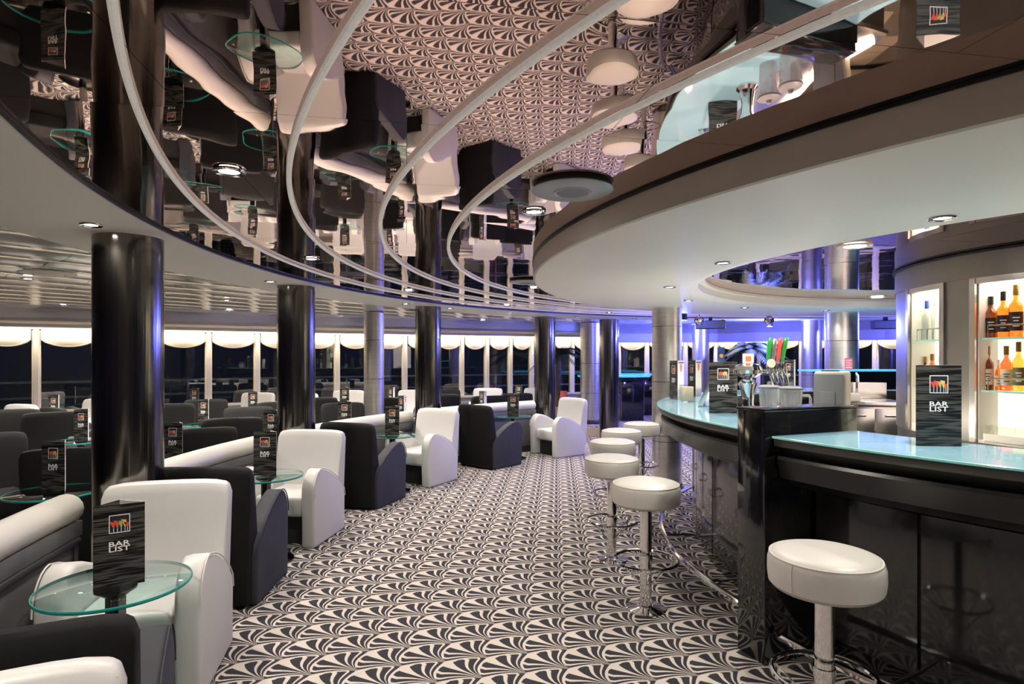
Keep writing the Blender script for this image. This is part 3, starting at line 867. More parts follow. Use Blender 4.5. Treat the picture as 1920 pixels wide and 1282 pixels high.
# ------------------------------------------------------------------ bar counters
def on_ring(px, R, near=True):
    k = (px - 960.0) / FPX
    a = 1 + k * k; b = -2 * (k * CX + CY); c = CX * CX + CY * CY - R * R
    d = (-b - math.sqrt(max(0, b * b - 4 * a * c))) / (2 * a) if near else (-b + math.sqrt(max(0, b * b - 4 * a * c))) / (2 * a)
    return Vector((k * d, d, 0))
Z_BAR = 1.150
def bar_section(f0, f1, label, dR=0.0):
    c = P(3.0, (f0 + f1) / 2)
    t = thing('bar_counter', label, 'bar counter', c, 0, 'bar counter sections')
    def L(mb):
        if dR:
            vv = []
            for x, y, z in mb.v:
                r = math.hypot(x - CX, y - CY); k = (r + dR * min(1.0, max(0.0, (r - 2.9) / .12))) / r
                vv.append((CX + (x - CX) * k, CY + (y - CY) * k, z))
            mb.v = vv
        return local(mb, c)
    L(MB().arc([(2.90, 0), (3.00, 0), (3.00, .12), (3.045, .12), (3.045, .86), (2.90, .86)], f0, f1, 1.5)).build('body', 'black_gloss', t)
    L(MB().arc([(2.88, .86), (3.06, .86), (3.19, .885), (3.305, .94), (3.328, 1.035), (3.32, 1.05), (2.88, 1.05)], f0, f1, 1.5)).build('lower_fascia', 'black_satin', t)
    L(MB().arc([(2.88, 1.05), (3.275, 1.05), (3.29, 1.09), (3.345, 1.10), (3.35, 1.139), (2.88, 1.139)], f0, f1, 1.5)).build('upper_fascia', 'frame_dark', t, bevel=.003)
    g = L(MB().arc([(2.86, 1.139), (3.355, 1.139), (3.355, Z_BAR), (2.86, Z_BAR)], f0, f1, 1.5)).build('glass_top', 'counter_glass', t)
    L(MB().arc([(3.355, 1.139), (3.358, 1.141), (3.358, Z_BAR - .002), (3.355, Z_BAR)], f0, f1, 1.5)).build('glass_edge', 'counter_edge', g)
    n = max(1, round((f1 - f0) / 9.0)); s = (f1 - f0) / n
    for i in range(n):
        a, b = f0 + s * i + .14, f0 + s * (i + 1) - .14
        L(MB().arc([(3.045, .135), (3.066, .135), (3.066, .85), (3.045, .85)], a, b, 1.5)).build('front_panel', 'black_gloss', t)
    fr = L(MB().tube([P(3.33, f0 + .4 + (f1 - f0 - .8) * i / 60, .15) for i in range(61)], .021, 10)).build('foot_rail', 'chrome', t)
    m = max(2, int((f1 - f0) / 16))
    for i in range(m):
        f = f0 + (f1 - f0) * (i + .5) / m
        L(MB().tube([P(3.04, f, .15), P(3.31, f, .15)], .011, 8)).build('bracket', 'chrome', fr)
    return t
bar_section(-18.7, 118, 'long curved black bar counter with lit glass top, beyond the divider')
bar_section(-78, -22.2, 'near curved black bar counter with lit glass top, right foreground', .095)
# divider block between the two sections
c = P(3.2, -20.4)
t = thing('bar_divider', 'tall black gloss divider block between the two bar counters', 'divider', c)
local(MB().arc([(2.84, 0), (3.49, 0), (3.49, 1.27), (2.84, 1.27)], -22.05, -18.85, 3.2), c).build('block', 'black_gloss', t, bevel=.004)
local(MB().arc([(2.835, 1.27), (3.495, 1.27), (3.495, 1.285), (2.835, 1.285)], -22.15, -18.75, 3.2), c).build('cap', 'black_gloss', t, bevel=.003)
# inner work top
c = P(2.6, 13)
t = thing('bar_worktop', 'stainless steel worktop behind the curved bar counter', 'worktop', c)
local(MB().arc([(2.38, .98), (2.855, .98), (2.855, 1.0), (2.38, 1.0)], -18, 44, 2), c).build('top', 'stainless', t, bevel=.003)
local(MB().arc([(2.42, .08), (2.85, .08), (2.85, .98), (2.42, .98)], -18, 44, 2), c).build('cabinet', 'frame_dark', t)
local(MB().arc([(2.46, 0), (2.84, 0), (2.84, .08), (2.46, .08)], -18, 44, 2), c).build('plinth', 'dark_plinth', t)

local(MB().arc([(2.39, 1.0), (2.41, 1.0), (2.41, 1.025), (2.39, 1.025)], -16, 43, 2), c).build('canopy_fill_strip', 'canopy_fill_glow', t)  # strip added on the worktop to brighten the canopy from below
# ------------------------------------------------------------------ bar stools
def make_stool():
    t = thing('bar_stool', 'x', 'bar stool')
    r = .205
    prof = [(0, .64), (.17, .64), (.19, .645), (.2035, .66), (r + .003, .70), (r + .002, .745), (r - .005, .768)]
    seat = MB().lathe(prof + [(r - .012, .776), (.16, .786), (.08, .791), (0, .792)], 56).build('seat', 'cream_leather', t)
    MB().tube([((r - .007) * math.cos(2 * PI * k / 48), (r - .007) * math.sin(2 * PI * k / 48), .770) for k in range(48)], .0042, 6, True).build('piping', 'white_piping', seat)
    for k in range(3):
        a = R_(200 + 120 * k)
        MB().tube([((rr + .0015) * math.cos(a), (rr + .0015) * math.sin(a), z) for rr, z in prof[2:]], .002, 5).build('seam', 'white_piping', seat)
    MB().lathe([(.036, .02), (.036, .60), (.05, .605), (.09, .63), (.09, .641)], 28).build('post', 'chrome', t)
    MB().lathe([(.041, .30), (.041, .335)], 28).build('collar', 'chrome', t)
    ring = MB().tube([(.19 * math.cos(2 * PI * k / 48), .19 * math.sin(2 * PI * k / 48), .30) for k in range(48)], .0105, 8, True).build('foot_ring', 'chrome', t)
    for k in range(4):
        a = R_(45 + 90 * k)
        pts = [(q * math.cos(a), q * math.sin(a), z) for q, z in ((.036, .16), (.07, .19), (.11, .235), (.155, .275), (.19, .298))]
        MB().tube(pts, .006, 6).build('strut', 'chrome', ring)
    MB().lathe([(0, 0), (.125, 0), (.125, .006), (.112, .013), (.055, .019), (.045, .026), (0, .026)], 40).build('base', 'chrome', t)
    return t
ST = make_stool()
SP = [(1546, 2.34, 10, 'nearest white bar stool, alone at the right front counter'),
      (1211, 3.67, 40, 'second nearest white bar stool, left of the bar divider'),
      (1147, 4.56, 75, 'third nearest white bar stool along the curved bar'),
      (1149, 5.46, 20, 'fourth nearest white bar stool along the curved bar'),
      (1165, 6.25, 50, 'fifth white bar stool along the curved bar, second from the far end'),
      (1203, 6.9, 0, 'farthest white bar stool, beside the steel column')]
for i, (px, d, a, lab) in enumerate(SP):
    p = ray(px, d)
    if i == 0: ST.location = p; ST.rotation_euler = (0, 0, R_(a)); tag(ST, lab, 'bar stool', 'white bar stools along the bar')
    else: dup(ST, p, R_(a), lab, 'white bar stools along the bar')

# ------------------------------------------------------------------ back bar with lit niches
c = P(1.3, -5)
bb = thing('back_bar', 'round grey metal back bar with lit bottle niches', 'cabinet', c)
L = lambda mb: local(mb, c)
NI = [(-58, -13.5), (-2.5, 12.5), (48, 88), (-108, -70)]
L(MB().arc([(.85, 0), (1.45, 0), (1.45, .98), (.85, .98)], 0, 360, 3)).build('base', 'frame_dark', bb)
L(MB().arc([(.85, 2.07), (1.47, 2.07), (1.47, 2.245), (.85, 2.245)], 0, 360, 3)).build('header', 'frame_metal', bb)
L(MB().arc([(1.44, 2.232), (1.485, 2.232), (1.485, 2.246), (1.44, 2.246)], 0, 360, 3)).build('header_trim', 'black_trim', bb)
edges = sorted(NI)
for i, (a, b) in enumerate(edges):
    nx = edges[(i + 1) % len(edges)][0]
    if nx < b: nx += 360
    L(MB().arc([(1.08, .98), (1.46, .98), (1.46, 2.07), (1.08, 2.07)], b, nx, 3)).build('pier', 'frame_metal', bb)
    L(MB().arc([(1.46, .98), (1.475, .98), (1.475, 2.07), (1.46, 2.07)], b + .05, b + 1.6, 2)).build('frame_post', 'stainless', bb)
    L(MB().arc([(1.46, .98), (1.475, .98), (1.475, 2.07), (1.46, 2.07)], nx - 1.6, nx - .05, 2)).build('frame_post', 'stainless', bb)
for a, b in NI:
    L(MB().arc([(1.275, .98), (1.29, .98), (1.29, 2.07), (1.275, 2.07)], a, b, 3)).build('niche_back', 'niche_back', bb)
    for e0, e1 in ((a, a + .3), (b - .3, b)):
        L(MB().arc([(1.29, 1.0), (1.45, 1.0), (1.45, 2.05), (1.29, 2.05)], e0, e1, 3)).build('niche_side', 'plastic_white', bb)
    L(MB().arc([(1.295, 2.05), (1.42, 2.05), (1.42, 2.068), (1.295, 2.068)], a + .5, b - .5, 3)).build('niche_light', 'niche_top', bb)
    L(MB().arc([(1.29, .98), (1.45, .98), (1.45, 1.0), (1.29, 1.0)], a, b, 3)).build('niche_floor', 'plastic_white', bb)
    L(MB().arc([(1.42, 2.03), (1.47, 2.03), (1.47, 2.068), (1.42, 2.068)], a, b, 3)).build('niche_lintel', 'stainless', bb)
    if a > 40 or a < -60: continue
    for z in (1.315, 1.66):
        sh = L(MB().arc([(1.295, z), (1.432, z), (1.432, z + .012), (1.295, z + .012)], a + .4, b - .4, 2)).build('shelf', 'shelf_glass', bb)
        L(MB().arc([(1.4325, z), (1.435, z), (1.435, z + .012), (1.4325, z + .012)], a + .4, b - .4, 2)).build('shelf_edge', 'counter_edge', sh)
        L(MB().tube([P(1.43, a + 2 + (b - a - 4) * i / 20, z + .092) for i in range(21)], .005, 6)).build('gallery_rail', 'stainless', sh)
        for i in range(5):
            f = a + 2 + (b - a - 4) * i / 4
            L(MB().tube([P(1.43, f, z + .012), P(1.43, f, z + .092)], .004, 6)).build('gallery_post', 'stainless', sh)
    L(MB().arc([(1.452, 1.0), (1.462, 1.0), (1.462, 1.045), (1.452, 1.045)], a + 1.7, b - 1.7, 2)).build('drawer_rail', 'plastic_white', bb)

def bottle(px, R, z, h, r, mat, cap, lab, label, shoulder=.62, empty=False, lz=(.12, .48)):
    p = on_ring(px, R); p.z = z
    t = thing('bottle', label, 'bottle', p, math.atan2(-p.y, -p.x) + PI / 2, 'bottles in the lit niches')
    hs = h * shoulder; nk = r * .36
    MB().lathe([(0, 0), (r * .94, 0), (r, .006), (r, hs * .94), (r * .93, hs), (r * .62, hs + h * .06), (nk * 1.08, hs + h * .11), (nk, h * .90), (nk * 1.15, h * .905), (nk * 1.15, h * .92), (0, h * .92)], 20).build('glass_body', mat, t)
    MB().lathe([(0, h * .80), (nk * 1.25, h * .80), (nk * 1.25, h), (0, h)], 16).build('cap', cap, t)
    if lab:
        n = 10; vs = []; fs = []
        for rr in (r + .0006, r + .0014):
            for i in range(n + 1):
                a = R_(-160 + 140 * i / n)
                vs += [(rr * math.cos(a), rr * math.sin(a), h * lz[0]), (rr * math.cos(a), rr * math.sin(a), h * lz[1])]
        for l in (0, 1):
            for i in range(n):
                q = l * 2 * (n + 1) + 2 * i; fs.append((q, q + 2, q + 3, q + 1))
        lb = MB().add(vs, fs).build('label', lab, t, smooth=60)
        ink = 'paper_ink_white' if lab in ('label_black', 'label_olive') else 'print_dark'
        for k, (w_, zz) in enumerate(((.9, .36), (.6, .30), (.75, .20))):
            vs = []; fs = []
            for i in range(5):
                a = R_(-90 - 32 * w_ + 64 * w_ * i / 4)
                vs += [((r + .002) * math.cos(a), (r + .002) * math.sin(a), h * (zz + lz[0] - .12)), ((r + .002) * math.cos(a), (r + .002) * math.sin(a), h * (zz + lz[0] - .12 + .022))]
            for i in range(4): fs.append((2 * i, 2 * i + 2, 2 * i + 3, 2 * i + 1))
            MB().add(vs, fs).build('print_line', ink, lb, smooth=0)
    return t
ZU, ZL = 1.673, 1.328
bottle(1837, 1.362, ZU, .27, .026, 'bottle_clear', 'plastic_white', None, 'clear bottle at the left end of the upper shelf')
bottle(1858, 1.362, ZU, .275, .034, 'bottle_brown', 'cap_black', 'label_black', 'square dark bottle with black label, upper shelf left')
bottle(1881, 1.362, ZU, .30, .034, 'bottle_amber', 'cap_black', 'label_black', 'amber bottle with slanted black label on the upper shelf')
bottle(1905, 1.362, ZU, .335, .038, 'bottle_amber', 'cap_gold', 'label_black', 'tallest amber bottle with broad black label, upper shelf')
bottle(1934, 1.362, ZU, .32, .036, 'bottle_amber', 'cap_black', 'label_cream', 'amber bottle cut off by the right edge, upper shelf')
bottle(1852, 1.362, ZL, .29, .034, 'bottle_brown', 'cap_gold', 'label_cream', 'brown round-shouldered bottle on the lower shelf, leftmost')
bottle(1872, 1.345, ZL, .20, .017, 'bottle_amber', 'plastic_white', 'label_cream', 'small slim bottle with white cap, lower shelf')
bottle(1887, 1.362, ZL, .29, .032, 'bottle_red', 'cap_gold', 'label_cream', 'orange bottle with black arched label on the lower shelf')
bottle(1910, 1.362, ZL, .315, .032, 'bottle_lime', 'cap_gold', 'label_olive', 'yellow-green bottle with olive label on the lower shelf')
bottle(1938, 1.362, ZL, .28, .036, 'bottle_red', 'cap_gold', 'label_cream', 'reddish bottle cut off by the right edge, lower shelf')
bottle(1738, 1.362, ZU, .30, .034, 'bottle_clear', 'cap_blue', None, 'tall clear bottle with blue cap in the left niche')
bottle(1755, 1.362, ZU, .31, .030, 'bottle_clear', 'plastic_white', None, 'tall clear bottle with white cap in the left niche')
bottle(1771, 1.362, ZU, .30, .034, 'bottle_clear', 'plastic_white', 'label_black', 'clear bottle with dark label half hidden by the niche frame')
bottle(1735, 1.362, ZL, .22, .026, 'bottle_brown', 'cap_gold', None, 'small brown bottle at the left of the left niche, low shelf')
bottle(1748, 1.362, ZL, .24, .03, 'bottle_amber', 'cap_gold', 'label_cream', 'small amber bottle in the left niche, low shelf')
bottle(1764, 1.362, ZL, .22, .028, 'bottle_green', 'cap_gold', None, 'small green bottle in the left niche, low shelf')
for i, (f, mat, lab_) in enumerate(((-29.5, 'bottle_brown', 'brown'), (-33.5, 'bottle_amber', 'amber'), (-37.5, 'bottle_green', 'green'), (-41.5, 'bottle_amber', 'second amber'), (-45.5, 'bottle_clear', 'clear'))):
    for z, nm in ((ZU, 'upper'), (ZL, 'lower')):
        q = P(1.362, f); px = 960 + FPX * q.x / q.y
        bottle(px, 1.362, z, .27 + .02 * (i % 3), .034, mat, ('cap_black', 'cap_gold')[i % 2], ('label_cream', 'label_black')[i % 2], '%s bottle on the %s shelf beyond the right edge of the view' % (lab_, nm))
gm = MB().lathe([(0, .004), (.022, .004), (.027, .095), (.029, .095), (.024, 0), (0, 0)], 20).mesh('tumbler', 'clear_glass')
for px, lab in ((1838, 'leftmost clear tumbler on the niche floor'), (1857, 'second clear tumbler from the left on the niche floor'), (1876, 'middle clear tumbler on the niche floor'),
                (1895, 'fourth clear tumbler from the left on the niche floor'), (1914, 'clear tumbler nearest the right edge on the niche floor')):
    p = on_ring(px, 1.38); p.z = 1.0005
    tag(put('tumbler', gm, None, p), lab, 'glass', 'tumblers on the niche floor')

# ------------------------------------------------------------------ things on the bar
card(ray(1760, 2.66, Z_BAR + .0005), R_(-5), 'large bar list card standing on the near counter, right')
card(ray(1356, 4.2, Z_BAR + .0005), R_(-6), 'bar list card facing the camera on the far counter beside the taps')
card(ray(1263, 5.6, Z_BAR + .0005), R_(-83), 'leftmost bar list card on the bar, showing an orange drink')
card(ray(1297, 6.05, Z_BAR + .0005), R_(-84), 'second bar list card from the left on the bar, behind the acrylic holder')
card(on_ring(1478, 3.1, False) + Vector((0, 0, Z_BAR + .0005)), R_(-75), 'card turned to its pale side on the opposite bar counter')

p = ray(1289, 5.25, Z_BAR + .0005)
t = thing('napkin_holder', 'small square acrylic napkin holder on the bar counter', 'napkin holder', p, R_(-5))
MB().box(-.068, .068, -.025, .025, 0, .008).build('foot', 'acrylic', t, bevel=.002)
for y in (-.024, .020): MB().box(-.068, .068, y, y + .004, .008, .15).build('plate', 'acrylic', t, smooth=0)
MB().box(-.055, .05, -.012, .012, .008, .135).build('napkins', 'label_cream', t, bevel=.003)
p = ray(1316, 4.75, Z_BAR + .0005)
t = thing('leaning_holder', 'tilted brushed metal menu holder leaning beside the bar list card', 'menu holder', p, R_(-35))
M = Matrix.Rotation(R_(24), 4, 'Y')
MB().box(-.025, .015, -.045, .045, .012, .33, M).build('sleeve', 'brushed_steel', t, bevel=.004)
MB().box(-.02, .11, -.04, .04, 0, .010).build('foot', 'chrome', t, bevel=.003)
MB().tube([(.09, 0, .008), (.115, 0, .22)], .006, 6).build('stay', 'chrome', t)

# beer tap tower
p = ray(1402, 4.0, Z_BAR + .0005)
t = thing('beer_tap_tower', 'chrome beer tap tower with green and red handles', 'beer tap', p)
MB().lathe([(0, 0), (.07, 0), (.07, .012), (.05, .03), (.038, .09), (.042, .16), (.06, .22), (.05, .235), (.03, .25), (.03, .27), (0, .27)], 32).build('pedestal', 'chrome', t)
MB().lathe([(0, .255), (.05, .26), (.088, .285), (.095, .31), (.085, .335), (.05, .352), (0, .356)], 32).build('head', 'chrome', t)
MB().tube([(.05, 0, .30), (.12, .0, .30), (.25, .02, .30)], .014, 12).build('manifold', 'chrome', t)
MB().lathe([(0, -.02), (.02, -.02), (.024, 0), (.02, .02), (0, .02)], 16, (.25, .02, .30)).build('end_knob', 'chrome', t)
def tap(x, mat, tilt, hh=.165):
    f = MB().tube([(x, 0.0, .30), (x + .004, -.03, .295), (x + .012, -.045, .26), (x + .022, -.05, .21), (x + .024, -.05, .185)], [.012, .012, .010, .008, .008], 10).build('faucet', 'chrome', t)
    MB().lathe([(.009, .30), (.013, .325), (.009, .35), (.012, .362), (0, .362)], 14, (x, -.01, 0)).build('stem', 'chrome', f)
    pts = [(x + tilt * s * s, -.01 - .012 * s, .358 + hh * s) for s in (0, .2, .45, .7, .9, 1)]
    MB().tube(pts, [.009, .013, .0155, .0165, .015, .008], 12).build('handle', mat, f)
tap(.132, 'tap_green', .012); tap(.162, 'brushed_steel', .012, .16); tap(.196, 'tap_red', .016); tap(.228, 'tap_green', .024, .172)
MB().lathe([(0, -.006), (.026, -.006), (.03, 0), (.026, .006), (0, .006)], 24).build('badge', 'label_cream', t, (.142, -.035, .352)).rotation_euler = (PI / 2, 0, 0)
b_ = MB().box(-.036, .036, -.004, .004, 0, .062).build('tap_sign', 'paper_white', t, (-.005, -.02, .356), smooth=0)
MB().box(-.02, .018, -.0055, -.004, .012, .045).build('sign_print', 'print_orange', b_, smooth=0)
p = ray(1352, 4.95, Z_BAR + .0005)
t = thing('acrylic_tap_sign', 'small dark acrylic sign with pale emblem above the bar list card', 'sign', p)
MB().tube([(0, 0, .012), (0, 0, .36)], .010, 10).build('pole', 'chrome', t)
MB().lathe([(0, 0), (.05, 0), (.05, .008), (0, .014)], 20).build('foot', 'chrome', t)
s_ = MB().box(-.030, .030, -.006, .006, .36, .475).build('plate', 'cap_blue', t, bevel=.002)
MB().lathe([(0, -.001), (.017, -.001), (.017, .001), (0, .001)], 8).build('emblem', 'print_yellow', s_, (0, -.0075, .405)).rotation_euler = (PI / 2, 0, 0)
def pitcher(px, d, label, rz):
    p = ray(px, d, Z_BAR + .0005)
    t = thing('pitcher', label, 'pitcher', p, R_(rz), 'glass pitchers on the bar')
    n = 24; vs = []; fs = []
    for k, (r, z) in enumerate(((.048, 0), (.050, .01), (.058, .12), (.064, .205), (.061, .205), (.055, .12), (.046, .012))):
        for i in range(n * 2):
            a = PI * i / n; rr = r - (.0035 if i % 4 < 2 and .005 < z < .2 else 0)
            vs.append((rr * math.cos(a), rr * math.sin(a), z))
    N = n * 2
    for k in range(6):
        for i in range(N):
            fs.append((k * N + i, k * N + (i + 1) % N, (k + 1) * N + (i + 1) % N, (k + 1) * N + i))
    fs += [tuple(range(N)), tuple(range(6 * N, 7 * N))]
    MB().add(vs, fs).build('glass_body', 'ribbed_glass', t, smooth=60)
    MB().lathe([(0, .205), (.067, .205), (.067, .214), (.05, .222), (.016, .226), (.012, .245), (0, .247)], 28).build('lid', 'plastic_grey', t)
    MB().tube([(.060, 0, .17), (.10, 0, .17), (.108, 0, .15), (.106, 0, .07), (.098, 0, .05), (.055, 0, .05)], .009, 8).build('handle', 'ribbed_glass', t)
pitcher(1443, 3.66, 'ribbed glass pitcher with grey lid, left one', 60)
pitcher(1483, 3.52, 'ribbed glass pitcher with grey lid, right one', -10)
p = ray(1561, 3.78, 1.0005)
t = thing('cash_terminal', 'grey and beige cash terminal seen from behind on the worktop', 'cash terminal', p, R_(-38))
MB().box(-.09, .09, -.085, .085, 0, .455).build('housing', 'plastic_beige', t, bevel=.012)
MB().box(-.092, .075, -.092, -.084, .0, .44).build('rear_cover', 'plastic_grey', t, bevel=.004)
MB().box(-.055, .03, -.097, -.091, .05, .33).build('vent_panel', 'plastic_grey', t, bevel=.003)
MB().box(-.06, .04, -.03, .03, .455, .462).build('top_slot', 'cap_black', t, bevel=.002)
p = ray(1590, 3.9, 1.0005)

# sink unit and screen on the far side
p = ray(1622, 6.2)
t = thing('sink_unit', 'stainless steel sink unit behind the bar divider', 'sink unit', p, R_(-12))
MB().box(-.28, .28, -.26, .26, .08, 1.05).build('cabinet', 'stainless', t, bevel=.004)
MB().box(-.30, .30, -.29, .28, 1.05, 1.10).build('top', 'stainless', t, bevel=.006)
MB().box(-.30, .30, .26, .28, 1.10, 1.27).build('splashback', 'stainless', t, bevel=.004)
MB().box(-.26, .26, -.22, .24, 0, .08).build('plinth', 'dark_plinth', t)
for x0, x1 in ((-.265, -.005), (.005, .265)):
    dd = MB().box(x0, x1, -.276, -.26, .12, 1.03).build('door', 'stainless', t, bevel=.003)
    MB().box((x0 + x1) / 2 - .05, (x0 + x1) / 2 + .05, -.29, -.276, .95, .97).build('door_pull', 'chrome', dd, bevel=.003)
MB().tube([(-.02, .18, 1.10), (-.02, .18, 1.32), (-.035, .14, 1.37), (-.05, .06, 1.35), (-.055, .03, 1.28)], .011, 8).build('faucet', 'chrome', t)
p2 = ray(1590, 5.98, 1.1005)
tag(MB().box(-.10, .10, -.06, .06, 0, .085).build('paper_dispenser', 'plastic_white', loc=p2, rz=R_(-10), bevel=.02, seg=3), 'white rounded dispenser box on the sink unit', 'dispenser')
c = P(2.9, 88)
t = thing('bar_screen', 'dark raised screen with glowing blue top on the far bar side', 'screen', (c.x, c.y, Z_BAR))
CS = (c.x, c.y, Z_BAR)
local(MB().arc([(2.92, Z_BAR + .0005), (2.96, Z_BAR + .0005), (2.96, 1.37), (2.92, 1.37)], 72, 112, 2), CS).build('panel', 'black_gloss', t)
local(MB().arc([(2.86, 1.37), (3.2, 1.37), (3.2, 1.39), (2.86, 1.39)], 72, 112, 2), CS).build('top', 'blue_counter', t)
p = on_ring(1591, 2.95, False); p.z = 1.3905
t = thing('notice', 'small red printed notice in a stand before the steel column', 'notice', p)
pl = MB().box(-.046, .046, -.003, .003, 0, .135).build('plate', 'pink_sign', t, smooth=0)
for k in range(5):
    MB().box(-.036, .036 - .012 * (k % 2), -.0045, -.003, .02 + k * .022, .028 + k * .022).build('print_line', 'paper_ink_white', pl, smooth=0)
for px, z in ((1662, 1.0005), (1680, 1.0005)):
    pass

# ------------------------------------------------------------------ far side: platform, counters, palms
c = Vector((3.0, 13.6, 0))
n = 48
pf = MB().lathe([(0, 0), (2.5, 0), (2.5, .17), (0, .17)], n).build('platform', 'wood_step', loc=c)
struct(pf); pf.name = 'floor_platform'
struct(MB().lathe([(0, .17), (2.44, .17), (2.44, .18), (0, .18)], n).build('floor_platform_carpet', 'carpet', loc=c))
def blue_counter(px, d, wd, label, rz):
    p = ray(px, d, .1805)
    t = thing('cocktail_counter', label, 'counter', p, R_(rz), 'dark counters with glowing blue tops')
    pts = [(-wd / 2, -.1), (-wd / 4, -.25), (0, -.3), (wd / 4, -.25), (wd / 2, -.1), (wd / 2, .25), (-wd / 2, .25)]
    MB().prism(pts, .93, .965, 'Z').build('glass_top', 'blue_counter', t, bevel=.004)
    MB().prism([(x * .96, y * .9) for x, y in pts], .86, .93, 'Z').build('apron', 'black_gloss', t, bevel=.01)
    MB().box(-wd * .40, -wd * .08, -.12, .2, 0, .86).build('pedestal', 'black_gloss', t, bevel=.01)
    MB().box(wd * .08, wd * .40, -.12, .2, 0, .86).build('pedestal', 'black_gloss', t, bevel=.01)
    for s in (-1, 1):
        MB().tube([(s * wd * .24 - wd * .16, -.123, .05), (s * wd * .24 - wd * .16, -.123, .82)], .008, 6).build('edge_strip', 'stainless', t)
blue_counter(1152, 12.75, 1.5, 'dark counter with glowing blue top left of the bar', 4)
blue_counter(1196, 14.0, 1.5, 'dark counter with glowing blue top farther back by the window', 0)
def palm(px, d, z0, th, label, fl, nf=16, seed=1, pot=True):
    rnd = random.Random(seed)
    p = ray(px, d, z0)
    t = thing('potted_palm', label, 'palm')
    t.location = p
    MB().lathe([(0, 0), (.13, 0), (.155, .02), (.20, .42), (.205, .44), (.18, .44), (.17, .36), (0, .36)], 28).build('pot', 'pot_white', t)
    pts = [(.012 * math.sin(k), .012 * math.cos(k * 1.7), .36 + (th - .36) * k / 10) for k in range(11)]
    MB().tube(pts, [.075 + .008 * (k % 2) - .002 * k for k in range(11)], 12).build('trunk', 'palm_trunk', t)
    for k in range(nf):
        a = 2 * PI * k / nf + rnd.uniform(-.2, .2); el = rnd.uniform(.1, 1.2); Lf = fl * rnd.uniform(.8, 1.1)
        mb = MB(); prev = None; m = 14; spine = []
        for i in range(m + 1):
            s = i / m
            r = Lf * (s * math.cos(el) + .12 * s); z = Lf * (s * math.sin(el) - .75 * s * s)
            spine.append(Vector((r * math.cos(a), r * math.sin(a), th + z)))
        mb.tube(spine, [.008 * (1 - .8 * i / m) + .001 for i in range(m + 1)], 5)
        sd = Vector((-math.sin(a), math.cos(a), 0))
        for i in range(2, m + 1):
            q = spine[i]; tdir = (spine[i] - spine[i - 1]).normalized()
            ll = fl * .34 * math.sin(PI * (i / m * .8 + .15))
            for s in (-1, 1):
                for h in (0, .5):
                    b0 = q - tdir * (h * Lf / m)
                    tip = b0 + (sd * s * .8 + tdir * .7 + Vector((0, 0, -.35))).normalized() * ll
                    wv = tdir * .010
                    up = Vector((0, 0, .006))
                    midp = (b0 + tip) / 2 + up
                    mb.add([b0 - wv, b0 + wv, midp + wv * .9, tip, midp - wv * .9], [(0, 1, 2, 4), (4, 2, 3)])
        mb.build('frond', 'palm_leaf', t, smooth=0)
    return t
palm(1046, 13.3, 0.0, 1.55, 'potted palm in white pot right of the fourth black column', .70, 18, 3)
palm(1411, 11.4, 0.0, 1.66, 'blue-lit potted palm behind the beer taps', .60, 32, 5)
p = ray(1057, 12.6)
t = thing('red_vase', 'red vase on the floor beside the white palm pot', 'vase', p)
MB().lathe([(0, 0), (.07, 0), (.085, .03), (.10, .3), (.11, .5), (.075, .74), (.07, .8), (.06, .8), (.065, .74), (0, .6)], 24).build('body', 'red_plastic', t)
MB().lathe([(.068, .795), (.078, .80), (.078, .82), (.062, .82), (.058, .80)], 24, ring=True).build('rim', 'red_plastic', t)
for px, lab in ((1311, 'small mirror ball hanging left of the two over the dance floor'), (1442, 'small mirror ball hanging right of the two over the dance floor')):
    p = ray(px, 9.35, 0)
    t = thing('mirror_ball', lab, 'mirror ball', (p.x, p.y, 2.11), 0, 'mirror balls')
    MB().lathe([(.075 * math.sin(PI * k / 10), -.075 * math.cos(PI * k / 10)) for k in range(11)], 18).build('ball', 'ball_mirror', t, smooth=0)
    MB().tube([(0, 0, .07), (0, 0, .138)], .006, 6).build('hanger', 'black_trim', t)
for px, d, wd, lab in ((1332, 10.2, .48, 'black loudspeaker box under the ceiling beside a mirror ball'), (1660, 10.2, .40, 'black loudspeaker box under the ceiling by the back bar')):
    p = ray(px, d)
    t = thing('loudspeaker', lab, 'loudspeaker', (p.x, p.y, 2.02), R_(-15), 'black loudspeaker boxes')
    MB().box(-wd / 2, wd / 2, -.1, .1, 0, .14).build('cabinet', 'speaker_back', t, bevel=.008)
    MB().box(-wd / 2 + .01, wd / 2 - .01, -.108, -.1, .01, .13).build('grille', 'speaker_mesh', t, smooth=0)
    MB().box(-.03, .03, -.03, .03, .14, .20).build('bracket', 'speaker_back', t, smooth=0)
struct(wall_run([Wi[3] + Vector((1.2, .2, 0))] + Wi[4:8], 1.86, 2.30, .04).build('trim_bulkhead', 'wall_paint', smooth=0))

# ------------------------------------------------------------------ ceiling fixtures
def disc_speaker(p, r, label):
    t = thing('ceiling_speaker', label, 'ceiling speaker', p, 0, 'round ceiling speakers')
    MB().lathe([(0, .0), (r * .40, .0), (r * .42, -.003), (r * .45, -.003), (r * .47, .001), (r * .95, .004), (r, .009), (r * .98, .014), (0, .014)], 48).build('plate', 'speaker_grey', t)
    MB().lathe([(0, -.0025), (r * .02, -.003), (r * .395, -.001), (r * .395, .002), (0, .002)], 40).build('grille', 'speaker_mesh', t)
    MB().lathe([(0, .014), (r * .93, .014), (r * .93, .026), (0, .026)], 40).build('back_can', 'speaker_back', t)
    return t
q = ray(1073, 2.46); disc_speaker((q.x, q.y, H_MIRROR - .027), .168, 'large round grey ceiling speaker beside the bar canopy')
q = ray(988, 5.5); disc_speaker((q.x, q.y, H_MIRROR - .027), .168, 'farther round ceiling speaker at the tip of the bar canopy')
q = ray(90, 4.9)
